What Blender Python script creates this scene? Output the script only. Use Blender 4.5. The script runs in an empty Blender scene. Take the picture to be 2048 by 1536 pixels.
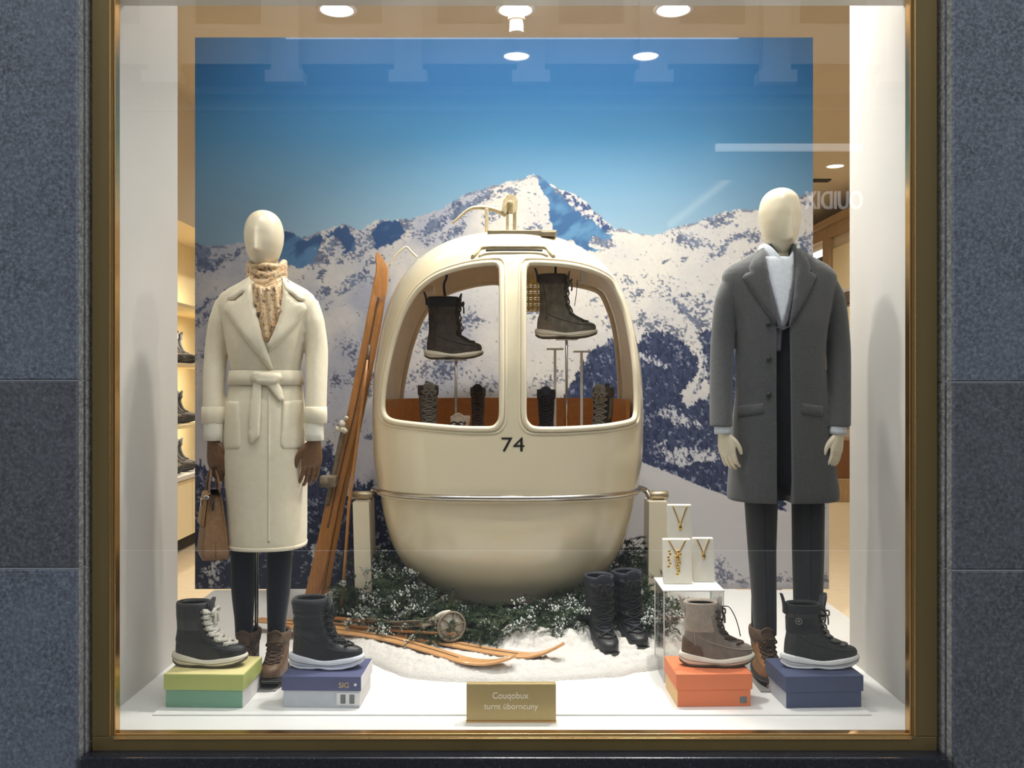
import bpy, bmesh, math, random
import numpy as np
from mathutils import Vector, Matrix
from mathutils.geometry import delaunay_2d_cdt
random.seed(7); RNG = np.random.default_rng(7)
PI = math.pi
SC = bpy.context.scene
COL = SC.collection

# ------------------------------------------------------------------ camera, world, lights, exposure
EYE = 1.13           # eye height above the display floor (z = 0); x right, y into the window, camera at y = 0
F = 1850.0           # focal length in pixels of the 2048 x 1536 frame
cam = bpy.data.cameras.new('camera'); cam.sensor_width = 36.0; cam.lens = 36.0*F/2048
cam.shift_y = -5.0/2048; cam.clip_start = 0.05; cam.clip_end = 200
camo = bpy.data.objects.new('camera', cam); COL.objects.link(camo)
camo.location = (0, 0, EYE); camo.rotation_euler = (PI/2, 0, 0); SC.camera = camo

world = bpy.data.worlds.new('sky'); SC.world = world; world.use_nodes = True
wn = world.node_tree; bgn = wn.nodes['Background']
bgn.inputs[0].default_value = (0.86, 0.92, 1.0, 1); bgn.inputs[1].default_value = 1.9     # even overcast sky

vs = SC.view_settings; vs.view_transform = 'Standard'; vs.look = 'None'; vs.gamma = 1.0
vs.exposure = 0.0; vs.use_curve_mapping = False
SC.cycles.max_bounces = 8; SC.cycles.transparent_max_bounces = 24; SC.cycles.sample_clamp_indirect = 4.0
SC.cycles.diffuse_bounces = 4

def area(name, loc, aim, sx, sy, power, col=(1, .93, .82), spread=PI, shape='RECTANGLE'):
    l = bpy.data.lights.new(name, 'AREA'); l.shape = shape; l.size = sx; l.size_y = sy
    l.energy = power; l.color = col; l.spread = spread
    o = bpy.data.objects.new(name, l); COL.objects.link(o); o.location = loc
    o.rotation_euler = (Vector(aim)-Vector(loc)).to_track_quat('-Z', 'Y').to_euler(); return o
def spot(name, loc, aim, power, angle=60, blend=.6, rad=.06, col=(1, .92, .80)):
    l = bpy.data.lights.new(name, 'SPOT'); l.energy = power; l.spot_size = math.radians(angle); l.spot_blend = blend
    l.shadow_soft_size = rad; l.color = col
    o = bpy.data.objects.new(name, l); COL.objects.link(o); o.location = loc
    o.rotation_euler = (Vector(aim)-Vector(loc)).to_track_quat('-Z', 'Y').to_euler(); return o
WARM = (1, .955, .89); NEUT = (1, .97, .925)
# recessed spots above the display (the downlights' trims are built further down)
for sx, aim, pw in ((-.88, (-.93, 3.66, .6), 18), (-.60, (-.66, 3.75, .6), 17), (-.2, (-.22, 3.95, .6), 26), (.22, (.22, 3.95, .6), 26), (.64, (.70, 3.75, .6), 17), (.90, (.96, 3.66, .6), 17)):
    spot('display_spot_light', (sx, 3.12, 2.44), aim, pw, 60, .9, .06, NEUT)
for sx in (.03, .89):
    area('ceiling_downlight_light', (sx, 3.96, 3.28), (sx, 3.96, 0), .16, .16, 22, NEUT, math.radians(112), 'DISK')
area('mural_fill_light', (0, 4.45, 3.27), (0, 5.2, 1.2), 2.8, .12, 30, NEUT)  # unseen lamp added to brighten the mural evenly; it has no fitting
# shop behind the display
for sx, sy in ((-1.02, 5.39), (.02, 5.39), (.94, 5.39), (3.25, 9.3), (-1.2, 9.0), (1.2, 9.0), (-1.2, 12.5), (1.6, 12.5)):
    area('shop_downlight_light', (sx, sy, 3.27), (sx, sy, 0), .19, .19, 34, WARM, math.radians(104 if sy < 6 else 160), 'DISK')
for zz in (1.90, 1.50, 1.19, .76):
    area('shelf_strip_light', (-2.60, 7.3, zz), (-2.80, 7.3, zz-.3), 1.8, .03, 7.0, (1, .90, .70))

# ------------------------------------------------------------------ pixel helper: a pixel of the photograph at distance d
def P(px, py, d): return Vector(((px-1024)/F*d, d, EYE-(py-763)/F*d))
def PX(px, d): return (px-1024)/F*d
def PZ(py, d): return EYE-(py-763)/F*d

# ------------------------------------------------------------------ materials
def srgb(r, g, b):
    f = lambda c: (c/255/12.92 if c/255 <= .04045 else ((c/255+.055)/1.055)**2.4)
    return (f(r), f(g), f(b), 1)
class N:
    def __init__(s, name):
        s.m = bpy.data.materials.new(name); s.m.use_nodes = True; s.t = s.m.node_tree
        s.b = s.t.nodes['Principled BSDF']; s.out = s.t.nodes['Material Output']
    def add(s, kind, **kw):
        n = s.t.nodes.new(kind)
        for k, v in kw.items():
            if k.startswith('i_'):
                key = k[2:]; key = int(key) if key.isdigit() else key
                n.inputs[key].default_value = v
            else: setattr(n, k, v)
        return n
    def link(s, a, b): s.t.links.new(a, b)
    def coord(s, scale=(1, 1, 1), rot=(0, 0, 0)):
        c = s.add('ShaderNodeTexCoord'); mp = s.add('ShaderNodeMapping')
        mp.inputs['Scale'].default_value = scale; mp.inputs['Rotation'].default_value = rot
        s.link(c.outputs['Object'], mp.inputs['Vector']); return mp.outputs[0]
    def noise(s, scale, detail=4, rough=.55, vec=None, dist=0):
        n = s.add('ShaderNodeTexNoise'); n.inputs['Scale'].default_value = scale; n.inputs['Detail'].default_value = detail
        n.inputs['Roughness'].default_value = rough; n.inputs['Distortion'].default_value = dist
        s.link(vec if vec is not None else s.coord(), n.inputs['Vector']); return n.outputs['Fac']
    def ramp(s, fac, stops, interp='LINEAR'):
        r = s.add('ShaderNodeValToRGB'); cr = r.color_ramp; cr.interpolation = interp
        while len(cr.elements) < len(stops): cr.elements.new(.5)
        for e, (p, c) in zip(cr.elements, stops): e.position = p; e.color = c
        s.link(fac, r.inputs[0]); return r.outputs[0]
    def mix(s, fac, a, b, mode='MIX'):
        n = s.add('ShaderNodeMix'); n.data_type = 'RGBA'; n.blend_type = mode
        for sock, v in ((n.inputs[0], fac), (n.inputs[6], a), (n.inputs[7], b)):
            if hasattr(v, 'is_linked'): s.link(v, sock)
            else: sock.default_value = v
        return n.outputs[2]
    def bump(s, h, strength=.3, dist=.01):
        n = s.add('ShaderNodeBump'); n.inputs['Strength'].default_value = strength; n.inputs['Distance'].default_value = dist
        s.link(h, n.inputs['Height']); s.link(n.outputs[0], s.b.inputs['Normal'])
def mat(name, col, rough=.5, metal=0., var=.0, vscale=30, bump=0., bscale=80, bdist=.004, spec=.5, coat=0., sheen=0., stretch=(1, 1, 1), col2=None, detail=4):
    n = N(name); b = n.b
    b.inputs['Roughness'].default_value = rough; b.inputs['Metallic'].default_value = metal
    b.inputs['Specular IOR Level'].default_value = spec; b.inputs['Coat Weight'].default_value = coat; b.inputs['Coat Roughness'].default_value = .06
    if sheen: b.inputs['Sheen Weight'].default_value = sheen
    if var or col2:
        f = n.noise(vscale, detail, .6, n.coord(stretch))
        c2 = col2 or tuple(min(1, c*(1+var)) for c in col[:3])+(1,)
        c1 = col if col2 else tuple(c*(1-var) for c in col[:3])+(1,)
        n.link(n.ramp(f, [(.3, c1), (.7, c2)]), b.inputs['Base Color'])
    else: b.inputs['Base Color'].default_value = col
    if bump: n.bump(n.noise(bscale, 3, .6, n.coord(stretch)), bump, bdist)
    return n.m
def emis(name, col, st):
    n = N(name); n.b.inputs['Base Color'].default_value = (.8, .8, .8, 1)
    n.b.inputs['Emission Color'].default_value = col; n.b.inputs['Emission Strength'].default_value = st; return n.m
def glass_mat(name, tint=(1, 1, 1, 1), rough=0.0):
    n = N(name); n.t.nodes.remove(n.b)
    tr = n.add('ShaderNodeBsdfTransparent'); tr.inputs[0].default_value = tint
    gl = n.add('ShaderNodeBsdfGlossy'); gl.inputs['Roughness'].default_value = rough
    geo = n.add('ShaderNodeNewGeometry'); ior = n.add('ShaderNodeMapRange')
    ior.inputs['To Min'].default_value = 1.5; ior.inputs['To Max'].default_value = 1/1.5
    n.link(geo.outputs['Backfacing'], ior.inputs['Value'])
    fr = n.add('ShaderNodeFresnel'); n.link(ior.outputs[0], fr.inputs['IOR'])
    mx = n.add('ShaderNodeMixShader'); n.link(fr.outputs[0], mx.inputs[0]); n.link(tr.outputs[0], mx.inputs[1]); n.link(gl.outputs[0], mx.inputs[2])
    n.link(mx.outputs[0], n.out.inputs[0]); return n.m
def granite(name, base, dark, light, rough=.45):
    n = N(name); v = n.coord()
    f1 = n.noise(85, 6, .75, v); f2 = n.noise(6, 5, .6, v); f3 = n.noise(230, 2, .5, v)
    c = n.ramp(f1, [(.35, dark), (.5, base), (.64, tuple(x*2.1 for x in base[:3])+(1,))])
    c = n.mix(n.ramp(f2, [(.3, (0, 0, 0, 1)), (.75, (.55, .55, .55, 1))]), c, tuple(x*1.5 for x in base[:3])+(1,))
    sp = n.add('ShaderNodeTexVoronoi'); sp.inputs['Scale'].default_value = 48; n.link(v, sp.inputs['Vector'])
    c = n.mix(n.ramp(sp.outputs['Distance'], [(.06, (.6, .6, .6, 1)), (.16, (0, 0, 0, 1))]), c, n.mix(f3, dark, light))
    vn = n.add('ShaderNodeTexNoise'); vn.inputs['Scale'].default_value = 3.2; vn.inputs['Detail'].default_value = 8; vn.inputs['Distortion'].default_value = 1.2; n.link(v, vn.inputs['Vector'])
    c = n.mix(n.ramp(vn.outputs['Fac'], [(.496, (0, 0, 0, 1)), (.5, (.10, .10, .10, 1)), (.504, (0, 0, 0, 1))]), c, light)
    n.link(c, n.b.inputs['Base Color']); n.b.inputs['Roughness'].default_value = rough
    n.bump(f1, .12, .002); return n.m
def wood(name, a, b_, rough=.45, stretch=(18, 18, 1.2), coat=.2, gap=None):
    n = N(name); v = n.coord(stretch)
    f = n.noise(3.0, 6, .65, v, .6); g = n.noise(14, 4, .7, v)
    c = n.ramp(f, [(.25, a), (.5, tuple((x+y)/2 for x, y in zip(a, b_))), (.75, b_)])
    c = n.mix(n.ramp(g, [(.35, (.35, .35, .35, 1)), (.6, (0, 0, 0, 1))]), c, tuple(x*.5 for x in a[:3])+(1,))
    n.link(c, n.b.inputs['Base Color']); n.b.inputs['Roughness'].default_value = rough; n.b.inputs['Coat Weight'].default_value = coat
    n.bump(g, .1, .002); return n.m
def cloth(name, a, b_, weave=900, rough=.9, bump=.35, vscale=60, sheen=.2):
    n = N(name)
    f = n.noise(vscale, 6, .75); n.link(n.ramp(f, [(.3, a), (.7, b_)]), n.b.inputs['Base Color'])
    n.b.inputs['Roughness'].default_value = rough; n.b.inputs['Specular IOR Level'].default_value = .2; n.b.inputs['Sheen Weight'].default_value = sheen
    n.bump(n.noise(weave, 2, .5), bump, .002); return n.m

M = {}
M['granite'] = granite('granite', srgb(86, 91, 100), srgb(42, 45, 52), srgb(185, 188, 196))
M['granite_dark'] = granite('granite_dark', srgb(72, 74, 78), srgb(36, 38, 42), srgb(170, 172, 176))
M['reveal'] = granite('reveal_stone', srgb(128, 124, 116), srgb(84, 81, 75), srgb(180, 178, 172), .6)
M['sill'] = granite('black_granite', srgb(22, 25, 33), srgb(9, 10, 14), srgb(110, 112, 120), .25)
M['black'] = mat('black_gap', srgb(16, 17, 19), .6)
M['base_grey'] = mat('satin_steel_plate', srgb(150, 148, 144), .35, .2)
M['bench'] = wood('dark_bench', srgb(112, 70, 28), srgb(134, 88, 40), .5)
M['shaft_grey'] = cloth('slate_nylon', srgb(62, 64, 62), srgb(80, 82, 79), 600, .6, .4, 30)
M['mortar'] = mat('pale_joint', srgb(150, 152, 154), .9)
M['bronze'] = mat('bronze', srgb(118, 100, 62), .48, .45, .12, 3, 0, stretch=(1, 1, .2))
M['brass'] = mat('brass', srgb(216, 172, 112), .24, 1., .06, 8)
M['white'] = mat('white_paint', srgb(206, 202, 195), .45, 0, .015, 3)
M['floorwhite'] = mat('white_lacquer', srgb(228, 227, 223), .32, 0, .012, 6)
M['beige'] = mat('beige_paint', srgb(204, 190, 165), .8, 0, .03, 2)
M['shopfloor'] = wood('pale_oak_floor', srgb(196, 174, 138), srgb(212, 192, 158), .4, (1.2, 14, 14), .1)
M['cream_wall'] = mat('cream_shelving', srgb(232, 214, 172), .5, 0, .02, 5)
M['oak'] = wood('oak', srgb(168, 138, 96), srgb(192, 162, 118), .5)
M['cream_paint'] = mat('cream_gloss_paint', srgb(226, 214, 184), .16, 0, .02, 4, coat=.6)
M['cream_rim'] = mat('cream_rim', srgb(232, 221, 194), .28, 0, .02, 9, coat=.3)
M['cream_in'] = mat('cabin_lining', srgb(236, 222, 192), .55, 0, .06, 12)
M['cream_metal'] = mat('aged_cream_metal', srgb(196, 180, 146), .5, 0, .16, 40, .2, 60)
M['steel'] = mat('brushed_steel', srgb(205, 200, 192), .26, 1., .04, 20, stretch=(1, 30, 30))
M['aged_steel'] = mat('aged_steel', srgb(172, 158, 132), .42, .85, .18, 25)
M['chrome'] = mat('chrome', srgb(190, 188, 184), .2, 1.)
M['dark_metal'] = mat('dark_metal', srgb(70, 66, 60), .4, .7)
M['ink'] = mat('black_ink', srgb(28, 28, 30), .45)
M['body'] = mat('mannequin_shell', srgb(228, 215, 186), .34, 0, .01, 4, coat=.15)
M['coat_cream'] = cloth('cream_wool', srgb(228, 215, 186), srgb(237, 226, 200), 700, .92, .3, 40, .3)
M['cream_shirt'] = cloth('cream_shirt', srgb(228, 220, 200), srgb(240, 233, 216), 500, .85, .3, 20)
M['navy_cloth'] = cloth('navy_cloth', srgb(17, 21, 31), srgb(20, 25, 35), 900, .9, .05)
M['grey_wool'] = cloth('charcoal_wool', srgb(68, 69, 70), srgb(92, 92, 91), 1100, .95, .5, 180, .25)
M['grey_trouser'] = cloth('grey_trouser', srgb(49, 50, 52), srgb(56, 57, 59), 1100, .9, .1, 120)
M['black_cloth'] = cloth('black_cloth', srgb(13, 14, 17), srgb(20, 21, 26), 900, .85, .2)
M['lining'] = cloth('slate_lining', srgb(84, 82, 94), srgb(104, 102, 112), 900, .6, .1)
M['knit'] = cloth('pale_knit', srgb(200, 206, 214), srgb(222, 226, 230), 420, .95, .6, 90, .4)
M['glove'] = mat('brown_leather', srgb(112, 78, 48), .5, 0, .22, 60, .3, 160)
M['bag'] = mat('tan_leather', srgb(140, 104, 68), .55, 0, .16, 70, .5, 260)
M['bagflap'] = mat('embossed_leather', srgb(150, 112, 70), .5, 0, .32, 130, .7, 140)
M['black_leather'] = mat('black_leather', srgb(34, 35, 37), .42, 0, .25, 90, .4, 220)
M['char_leather'] = mat('charcoal_leather', srgb(52, 53, 52), .45, 0, .25, 60, .35, 180)
M['black_nylon'] = cloth('black_nylon', srgb(34, 35, 36), srgb(52, 53, 54), 600, .7, .4, 30)
M['taupe'] = mat('taupe_suede', srgb(122, 110, 98), .8, 0, .18, 40, .4, 240, sheen=.3)
M['taupe_light'] = mat('taupe_fleece', srgb(158, 143, 126), .9, 0, .15, 60, .6, 200, sheen=.4)
M['brown_suede'] = mat('brown_suede', srgb(96, 76, 58), .85, 0, .25, 60, .4, 240)
M['tan_suede'] = mat('tan_suede', srgb(148, 104, 62), .8, 0, .2, 50, .4, 220)
M['brown_boot'] = mat('brown_boot_leather', srgb(98, 72, 50), .5, 0, .3, 70, .4, 150)
M['dark_brown'] = mat('dark_brown_leather', srgb(66, 58, 50), .6, 0, .5, 28, .5, 120)
M['grey_boot'] = mat('olive_grey_leather', srgb(108, 104, 92), .6, 0, .42, 28, .5, 140)
M['navy_boot'] = mat('navy_suede', srgb(28, 32, 44), .7, 0, .3, 50, .5, 160)
M['sole_white'] = mat('white_rubber', srgb(236, 235, 232), .6, 0, .04, 30, .25, 70)
M['sole_cream'] = mat('cream_rubber', srgb(234, 226, 206), .6, 0, .05, 30, .25, 70)
M['sole_blue'] = mat('pale_grey_rubber', srgb(224, 226, 232), .6, 0, .05, 30, .25, 70)
M['tread'] = mat('tread_rubber', srgb(82, 72, 54), .8)
M['tread_dark'] = mat('dark_tread', srgb(34, 33, 32), .8)
M['lace_white'] = mat('speckled_lace', srgb(205, 200, 188), .9, 0, .35, 260)
M['lace_black'] = mat('black_lace', srgb(26, 26, 27), .8)
M['lace_grey'] = mat('grey_lace', srgb(116, 112, 104), .9, 0, .2, 200)
M['lace_brown'] = mat('brown_lace', srgb(76, 58, 42), .9)
M['inside'] = mat('boot_lining', srgb(26, 24, 22), .95)
M['ski'] = wood('varnished_ski', srgb(162, 108, 54), srgb(188, 132, 74), .35, (22, 22, 1.0), .4)
M['ski_lying'] = wood('honey_ski', srgb(196, 142, 88), srgb(214, 166, 112), .35, (1.0, 18, 18), .4)
M['bamboo'] = wood('bamboo', srgb(176, 118, 62), srgb(198, 142, 84), .4, (20, 20, 2), .2)
M['binding'] = mat('aged_binding', srgb(122, 110, 92), .7, .2, .3, 60, .4, 90)
M['fur'] = mat('pale_rope', srgb(206, 198, 182), .95, 0, .3, 90, .7, 120)
M['rope'] = mat('twine', srgb(122, 112, 92), .95, 0, .35, 120, .6, 160)
M['cabin_wood'] = wood('cabin_wood', srgb(200, 132, 58), srgb(222, 154, 80), .4, (1, 14, 14), .2)
M['lime'] = mat('lime_card', srgb(178, 186, 108), .7, 0, .02, 20)
M['limetop'] = mat('pale_lime_card', srgb(226, 214, 150), .7, 0, .02, 20)
M['teal'] = mat('green_card', srgb(122, 164, 138), .7, 0, .02, 20)
M['navycard'] = mat('navy_card', srgb(80, 84, 118), .65, 0, .03, 20)
M['navybox'] = mat('blue_card', srgb(74, 82, 112), .65, 0, .03, 20)
M['greycard'] = mat('grey_card', srgb(186, 190, 196), .7, 0, .04, 30)
M['whitecard'] = mat('white_card', srgb(226, 222, 220), .7)
M['orange'] = mat('orange_card', srgb(220, 122, 78), .65, 0, .02, 20)
M['orangeside'] = mat('pale_orange_card', srgb(236, 196, 140), .65, 0, .02, 20)
M['slatecard'] = mat('slate_card', srgb(108, 114, 112), .7, 0, .1, 200)
M['goldprint'] = mat('gold_print', srgb(206, 180, 128), .5, .3)
M['plaque'] = mat('gold_plaque', srgb(186, 164, 112), .42, .35, .04, 200)
M['plaque_text'] = mat('cream_print', srgb(244, 238, 216), .6)
M['velvet'] = mat('cream_velvet', srgb(226, 220, 206), .85, 0, .04, 30, .2, 200)
M['gold'] = mat('gold', srgb(214, 172, 84), .25, 1.)
M['acrylic'] = glass_mat('clear_acrylic', (.985, .99, .985, 1))
M['glass'] = glass_mat('window_glass', (.99, .995, .99, 1))
M['acrylic_white'] = mat('frosted_acrylic', srgb(236, 234, 228), .3)
M['lens'] = emis('lit_lens', (1, .95, .86, 1), 14)
M['lens_display'] = emis('display_lit_lens', (1, .96, .9, 1), 150)
M['lens_shop'] = emis('shop_lit_lens', (1, .95, .86, 1), 7)
M['trimwhite'] = mat('white_trim', srgb(226, 222, 214), .5)
M['dark'] = mat('dark_opening', srgb(52, 46, 38), .8)

# ------------------------------------------------------------------ mesh helpers
ROOTLOC = {}
class MB:
    def __init__(s): s.v = []; s.f = []; s.sm = []
    def add(s, vs, fs, smooth=True):
        o = len(s.v); s.v += [tuple(x) for x in vs]; s.f += [tuple(i+o for i in f) for f in fs]; s.sm += [smooth]*len(fs); return s
    def box(s, x0, x1, y0, y1, z0, z1, bev=0., smooth=False, mtx=None):
        bm = bmesh.new(); bmesh.ops.create_cube(bm, size=1)
        bmesh.ops.scale(bm, vec=(abs(x1-x0), abs(y1-y0), abs(z1-z0)), verts=bm.verts)
        if bev: bmesh.ops.bevel(bm, geom=bm.edges[:], offset=bev, segments=2, affect='EDGES', profile=.5)
        bmesh.ops.translate(bm, vec=((x0+x1)/2, (y0+y1)/2, (z0+z1)/2), verts=bm.verts)
        if mtx is not None: bmesh.ops.transform(bm, matrix=mtx, verts=bm.verts)
        return s.frombm(bm, smooth)
    def frombm(s, bm, smooth=False):
        bm.verts.index_update(); s.add([v.co.copy() for v in bm.verts], [[v.index for v in f.verts] for f in bm.faces], smooth); bm.free(); return s
    def rings(s, rings, cap0=True, cap1=True, closed=True, smooth=True):
        n = len(rings[0]); vs = [p for r in rings for p in r]; fs = []
        for i in range(len(rings)-1):
            for j in range(n if closed else n-1):
                k = (j+1) % n; fs.append((i*n+j, i*n+k, (i+1)*n+k, (i+1)*n+j))
        if cap0: fs.append(tuple(range(n-1, -1, -1)))
        if cap1: fs.append(tuple((len(rings)-1)*n+j for j in range(n)))
        return s.add(vs, fs, smooth)
    def tube(s, path, r, segs=8, caps=True, closed=False, flat=1.0):
        path = [Vector(p) for p in path]; n = len(path)
        rr = r if hasattr(r, '__len__') else [r]*n
        T = []
        for i in range(n):
            a = path[(i-1) % n] if (closed or i > 0) else path[i]; b = path[(i+1) % n] if (closed or i < n-1) else path[i]
            t = (b-a); T.append(t.normalized() if t.length > 1e-9 else Vector((0, 0, 1)))
        ref = Vector((0, 0, 1)) if abs(T[0].z) < .9 else Vector((0, 1, 0))
        u = (ref - T[0]*ref.dot(T[0])).normalized(); rings = []
        for i in range(n):
            u = (u - T[i]*u.dot(T[i])); u = u.normalized() if u.length > 1e-6 else T[i].orthogonal().normalized()
            w = T[i].cross(u); q = rr[i]
            q1, q2 = q if hasattr(q, '__len__') else (q, q*flat)
            rings.append([path[i]+u*(q1*math.cos(2*PI*k/segs))+w*(q2*math.sin(2*PI*k/segs)) for k in range(segs)])
        if closed: rings.append(rings[0])
        return s.rings(rings, caps and not closed, caps and not closed)
    def ball(s, c, r, segs=12, rings=8):
        r = r if hasattr(r, '__len__') else (r, r, r); R = []
        for i in range(rings+1):
            a = PI*i/rings; z = -math.cos(a); w = max(math.sin(a), .02)
            R.append([(c[0]+r[0]*w*math.cos(2*PI*k/segs), c[1]+r[1]*w*math.sin(2*PI*k/segs), c[2]+r[2]*z) for k in range(segs)])
        return s.rings(R)
    def cyl(s, a, b, r, segs=20, smooth=True):
        a = Vector(a); b = Vector(b); t = (b-a).normalized(); u = t.orthogonal().normalized(); w = t.cross(u)
        R = [[p+u*(q*math.cos(2*PI*k/segs))+w*(q*math.sin(2*PI*k/segs)) for k in range(segs)] for p, q in ((a, r*.93), (a+t*min(r*.07, .002), r), (b-t*min(r*.07, .002), r), (b, r*.93))]
        return s.rings(R, smooth=smooth)
    def mesh(s, name, m=None, origin=(0, 0, 0)):
        me = bpy.data.meshes.new(name); o = Vector(origin)
        me.from_pydata([Vector(v)-o for v in s.v], [], s.f)
        me.polygons.foreach_set('use_smooth', s.sm)
        if m is not None: me.materials.append(m)
        me.update(); return me
    def build(s, name, m, parent=None, smooth_angle=None, local=False):
        root = parent
        while root is not None and root.parent is not None: root = root.parent
        org = (0, 0, 0) if (local or root is None) else ROOTLOC.get(root.name, (0, 0, 0))
        me = s.mesh(name, m, org); o = bpy.data.objects.new(name, me); COL.objects.link(o)
        if parent is not None: o.parent = parent
        if smooth_angle: sharpen(me, smooth_angle)
        return o
def sharpen(me, deg=40):
    bm = bmesh.new(); bm.from_mesh(me)
    bmesh.ops.recalc_face_normals(bm, faces=bm.faces)
    for e in bm.edges:
        if len(e.link_faces) == 2 and e.calc_face_angle(0) > math.radians(deg): e.smooth = False
    for f in bm.faces: f.smooth = True
    bm.to_mesh(me); bm.free()
def tag(o, label=None, cat=None, group=None, kind=None):
    if label: o['label'] = label
    if cat: o['category'] = cat
    if group: o['group'] = group
    if kind: o['kind'] = kind
    return o
def thing(name, loc, label, cat, group=None, rz=0.):
    o = bpy.data.objects.new(name, None); COL.objects.link(o); o.location = loc; o.rotation_euler = (0, 0, rz)
    o.empty_display_size = .05; ROOTLOC[o.name] = tuple(loc); return tag(o, label, cat, group)
def single(mb, name, m, loc, label, cat, group=None, kind=None, ang=None):
    me = mb.mesh(name, m, loc); o = bpy.data.objects.new(name, me); COL.objects.link(o); o.location = loc
    ROOTLOC[o.name] = tuple(loc)
    if ang: sharpen(me, ang)
    return tag(o, label, cat, group, kind)
def struct(mb, name, m, parent=None, ang=None):
    o = mb.build(name, m, parent, ang)
    if parent is None: o['kind'] = 'structure'
    return o
def copy_tree(o, parent=None):
    c = o.copy(); COL.objects.link(c)
    if parent is not None: c.parent = parent
    for ch in list(o.children): copy_tree(ch, c)
    return c
def evaluated(me, mods):
    o = bpy.data.objects.new('tmp', me); COL.objects.link(o)
    for kind, kw in mods:
        md = o.modifiers.new('m', kind)
        for k, v in kw.items(): setattr(md, k, v)
    dg = bpy.context.evaluated_depsgraph_get(); dg.update()
    out = bpy.data.meshes.new_from_object(o.evaluated_get(dg))
    bpy.data.objects.remove(o); return out
def fuse(mb, name, m, parent, voxel=.004, smooth=4):
    """union of overlapping closed shapes into one continuous surface"""
    root = parent
    while root is not None and root.parent is not None: root = root.parent
    me = mb.mesh(name, m, ROOTLOC.get(root.name, (0, 0, 0)) if root else (0, 0, 0))
    bm = bmesh.new(); bm.from_mesh(me); bmesh.ops.recalc_face_normals(bm, faces=bm.faces); bm.to_mesh(me); bm.free()
    out = evaluated(me, [('REMESH', dict(mode='VOXEL', voxel_size=voxel)), ('SMOOTH', dict(factor=.5, iterations=smooth))])
    out.polygons.foreach_set('use_smooth', [True]*len(out.polygons))
    if not out.materials: out.materials.append(m)
    o = bpy.data.objects.new(name, out); COL.objects.link(o); o.parent = parent; return o
def hermite(xs, ys):
    xs = np.asarray(xs, float); ys = np.asarray(ys, float)
    if xs[0] > xs[-1]: xs = xs[::-1]; ys = ys[::-1]
    h = np.diff(xs); d = np.diff(ys)/h; m = np.zeros(len(xs)); m[0] = d[0]; m[-1] = d[-1]
    for i in range(1, len(xs)-1):
        if d[i-1]*d[i] > 0:
            w1 = 2*h[i]+h[i-1]; w2 = h[i]+2*h[i-1]; m[i] = (w1+w2)/(w1/d[i-1]+w2/d[i])
    def f(x):
        x = min(max(x, xs[0]), xs[-1]); i = min(int(np.searchsorted(xs, x, side='right'))-1, len(xs)-2); i = max(i, 0)
        t = (x-xs[i])/h[i]
        return float((1+2*t)*(1-t)**2*ys[i]+t*(1-t)**2*h[i]*m[i]+t*t*(3-2*t)*ys[i+1]+t*t*(t-1)*h[i]*m[i+1])
    return f
def smooth_path(pts, n=6, closed=False):
    pts = [Vector(p) for p in pts]; out = []; m = len(pts)
    for i in range(m if closed else m-1):
        g = (lambda k: pts[k % m]) if closed else (lambda k: pts[min(max(k, 0), m-1)])
        p0, p1, p2, p3 = g(i-1), g(i), g(i+1), g(i+2)
        for k in range(n):
            t = k/n
            out.append(.5*((2*p1)+(p2-p0)*t+(2*p0-5*p1+4*p2-p3)*t*t+(3*p1-p0-3*p2+p3)*t**3))
    if not closed: out.append(pts[-1])
    return out
def spow(c, e): return math.copysign(abs(c)**e, c)
class Body:
    """stacked rounded sections; rows (py, left px, right px, front half depth, back half depth) seen at distance d"""
    def __init__(s, rows, d, n=2.4, fold=0., seed=0, shift=None):
        s.d = d; s.n = n; s.fold = fold; s.seed = seed
        z = [PZ(r[0], d) for r in rows]; s.z0 = min(z); s.z1 = max(z)
        s.c = hermite(z, [PX((r[1]+r[2])/2, d) for r in rows]); s.w = hermite(z, [PX((r[2]-r[1])/2+1024, d) for r in rows])
        s.fr = hermite(z, [r[3] for r in rows]); s.bk = hermite(z, [r[4] for r in rows])
    def ring(s, z, segs=64, grow=0.):
        c, w, f, b = s.c(z), s.w(z)+grow, s.fr(z)+grow, s.bk(z)+grow; R = []
        for k in range(segs):
            t = 2*PI*k/segs; cs, sn = math.cos(t), math.sin(t)
            g = 1.
            if s.fold:
                low = min(1, max(0, (s.z1-z)/(s.z1-s.z0)))
                g += s.fold*low*(math.sin(5*t+s.seed+z*3)+.6*math.sin(9*t+2*s.seed-z*5))
            R.append((c+w*g*spow(cs, 2/s.n), s.d+(f if sn < 0 else b)*g*spow(sn, 2/s.n), z))
        return R
    def front(s, x, z):
        z = min(max(z, s.z0), s.z1); w = max(s.w(z), 1e-4); u = min(abs((x-s.c(z))/w), .995)
        return s.d-s.fr(z)*(1-u**s.n)**(1/s.n)
    def hit(s, px, py, off=0.):
        d = s.d-.1
        for _ in range(6): d = s.front(PX(px, d), PZ(py, d))
        p = P(px, py, d); p.y -= off; return p
    def mesh(s, mb, nz=40, segs=64, grow=0., z0=None, z1=None, cap0=True, cap1=True):
        a = s.z0 if z0 is None else z0; b = s.z1 if z1 is None else z1
        return mb.rings([s.ring(a+(b-a)*i/nz, segs, grow) for i in range(nz+1)], cap0, cap1)
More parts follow.
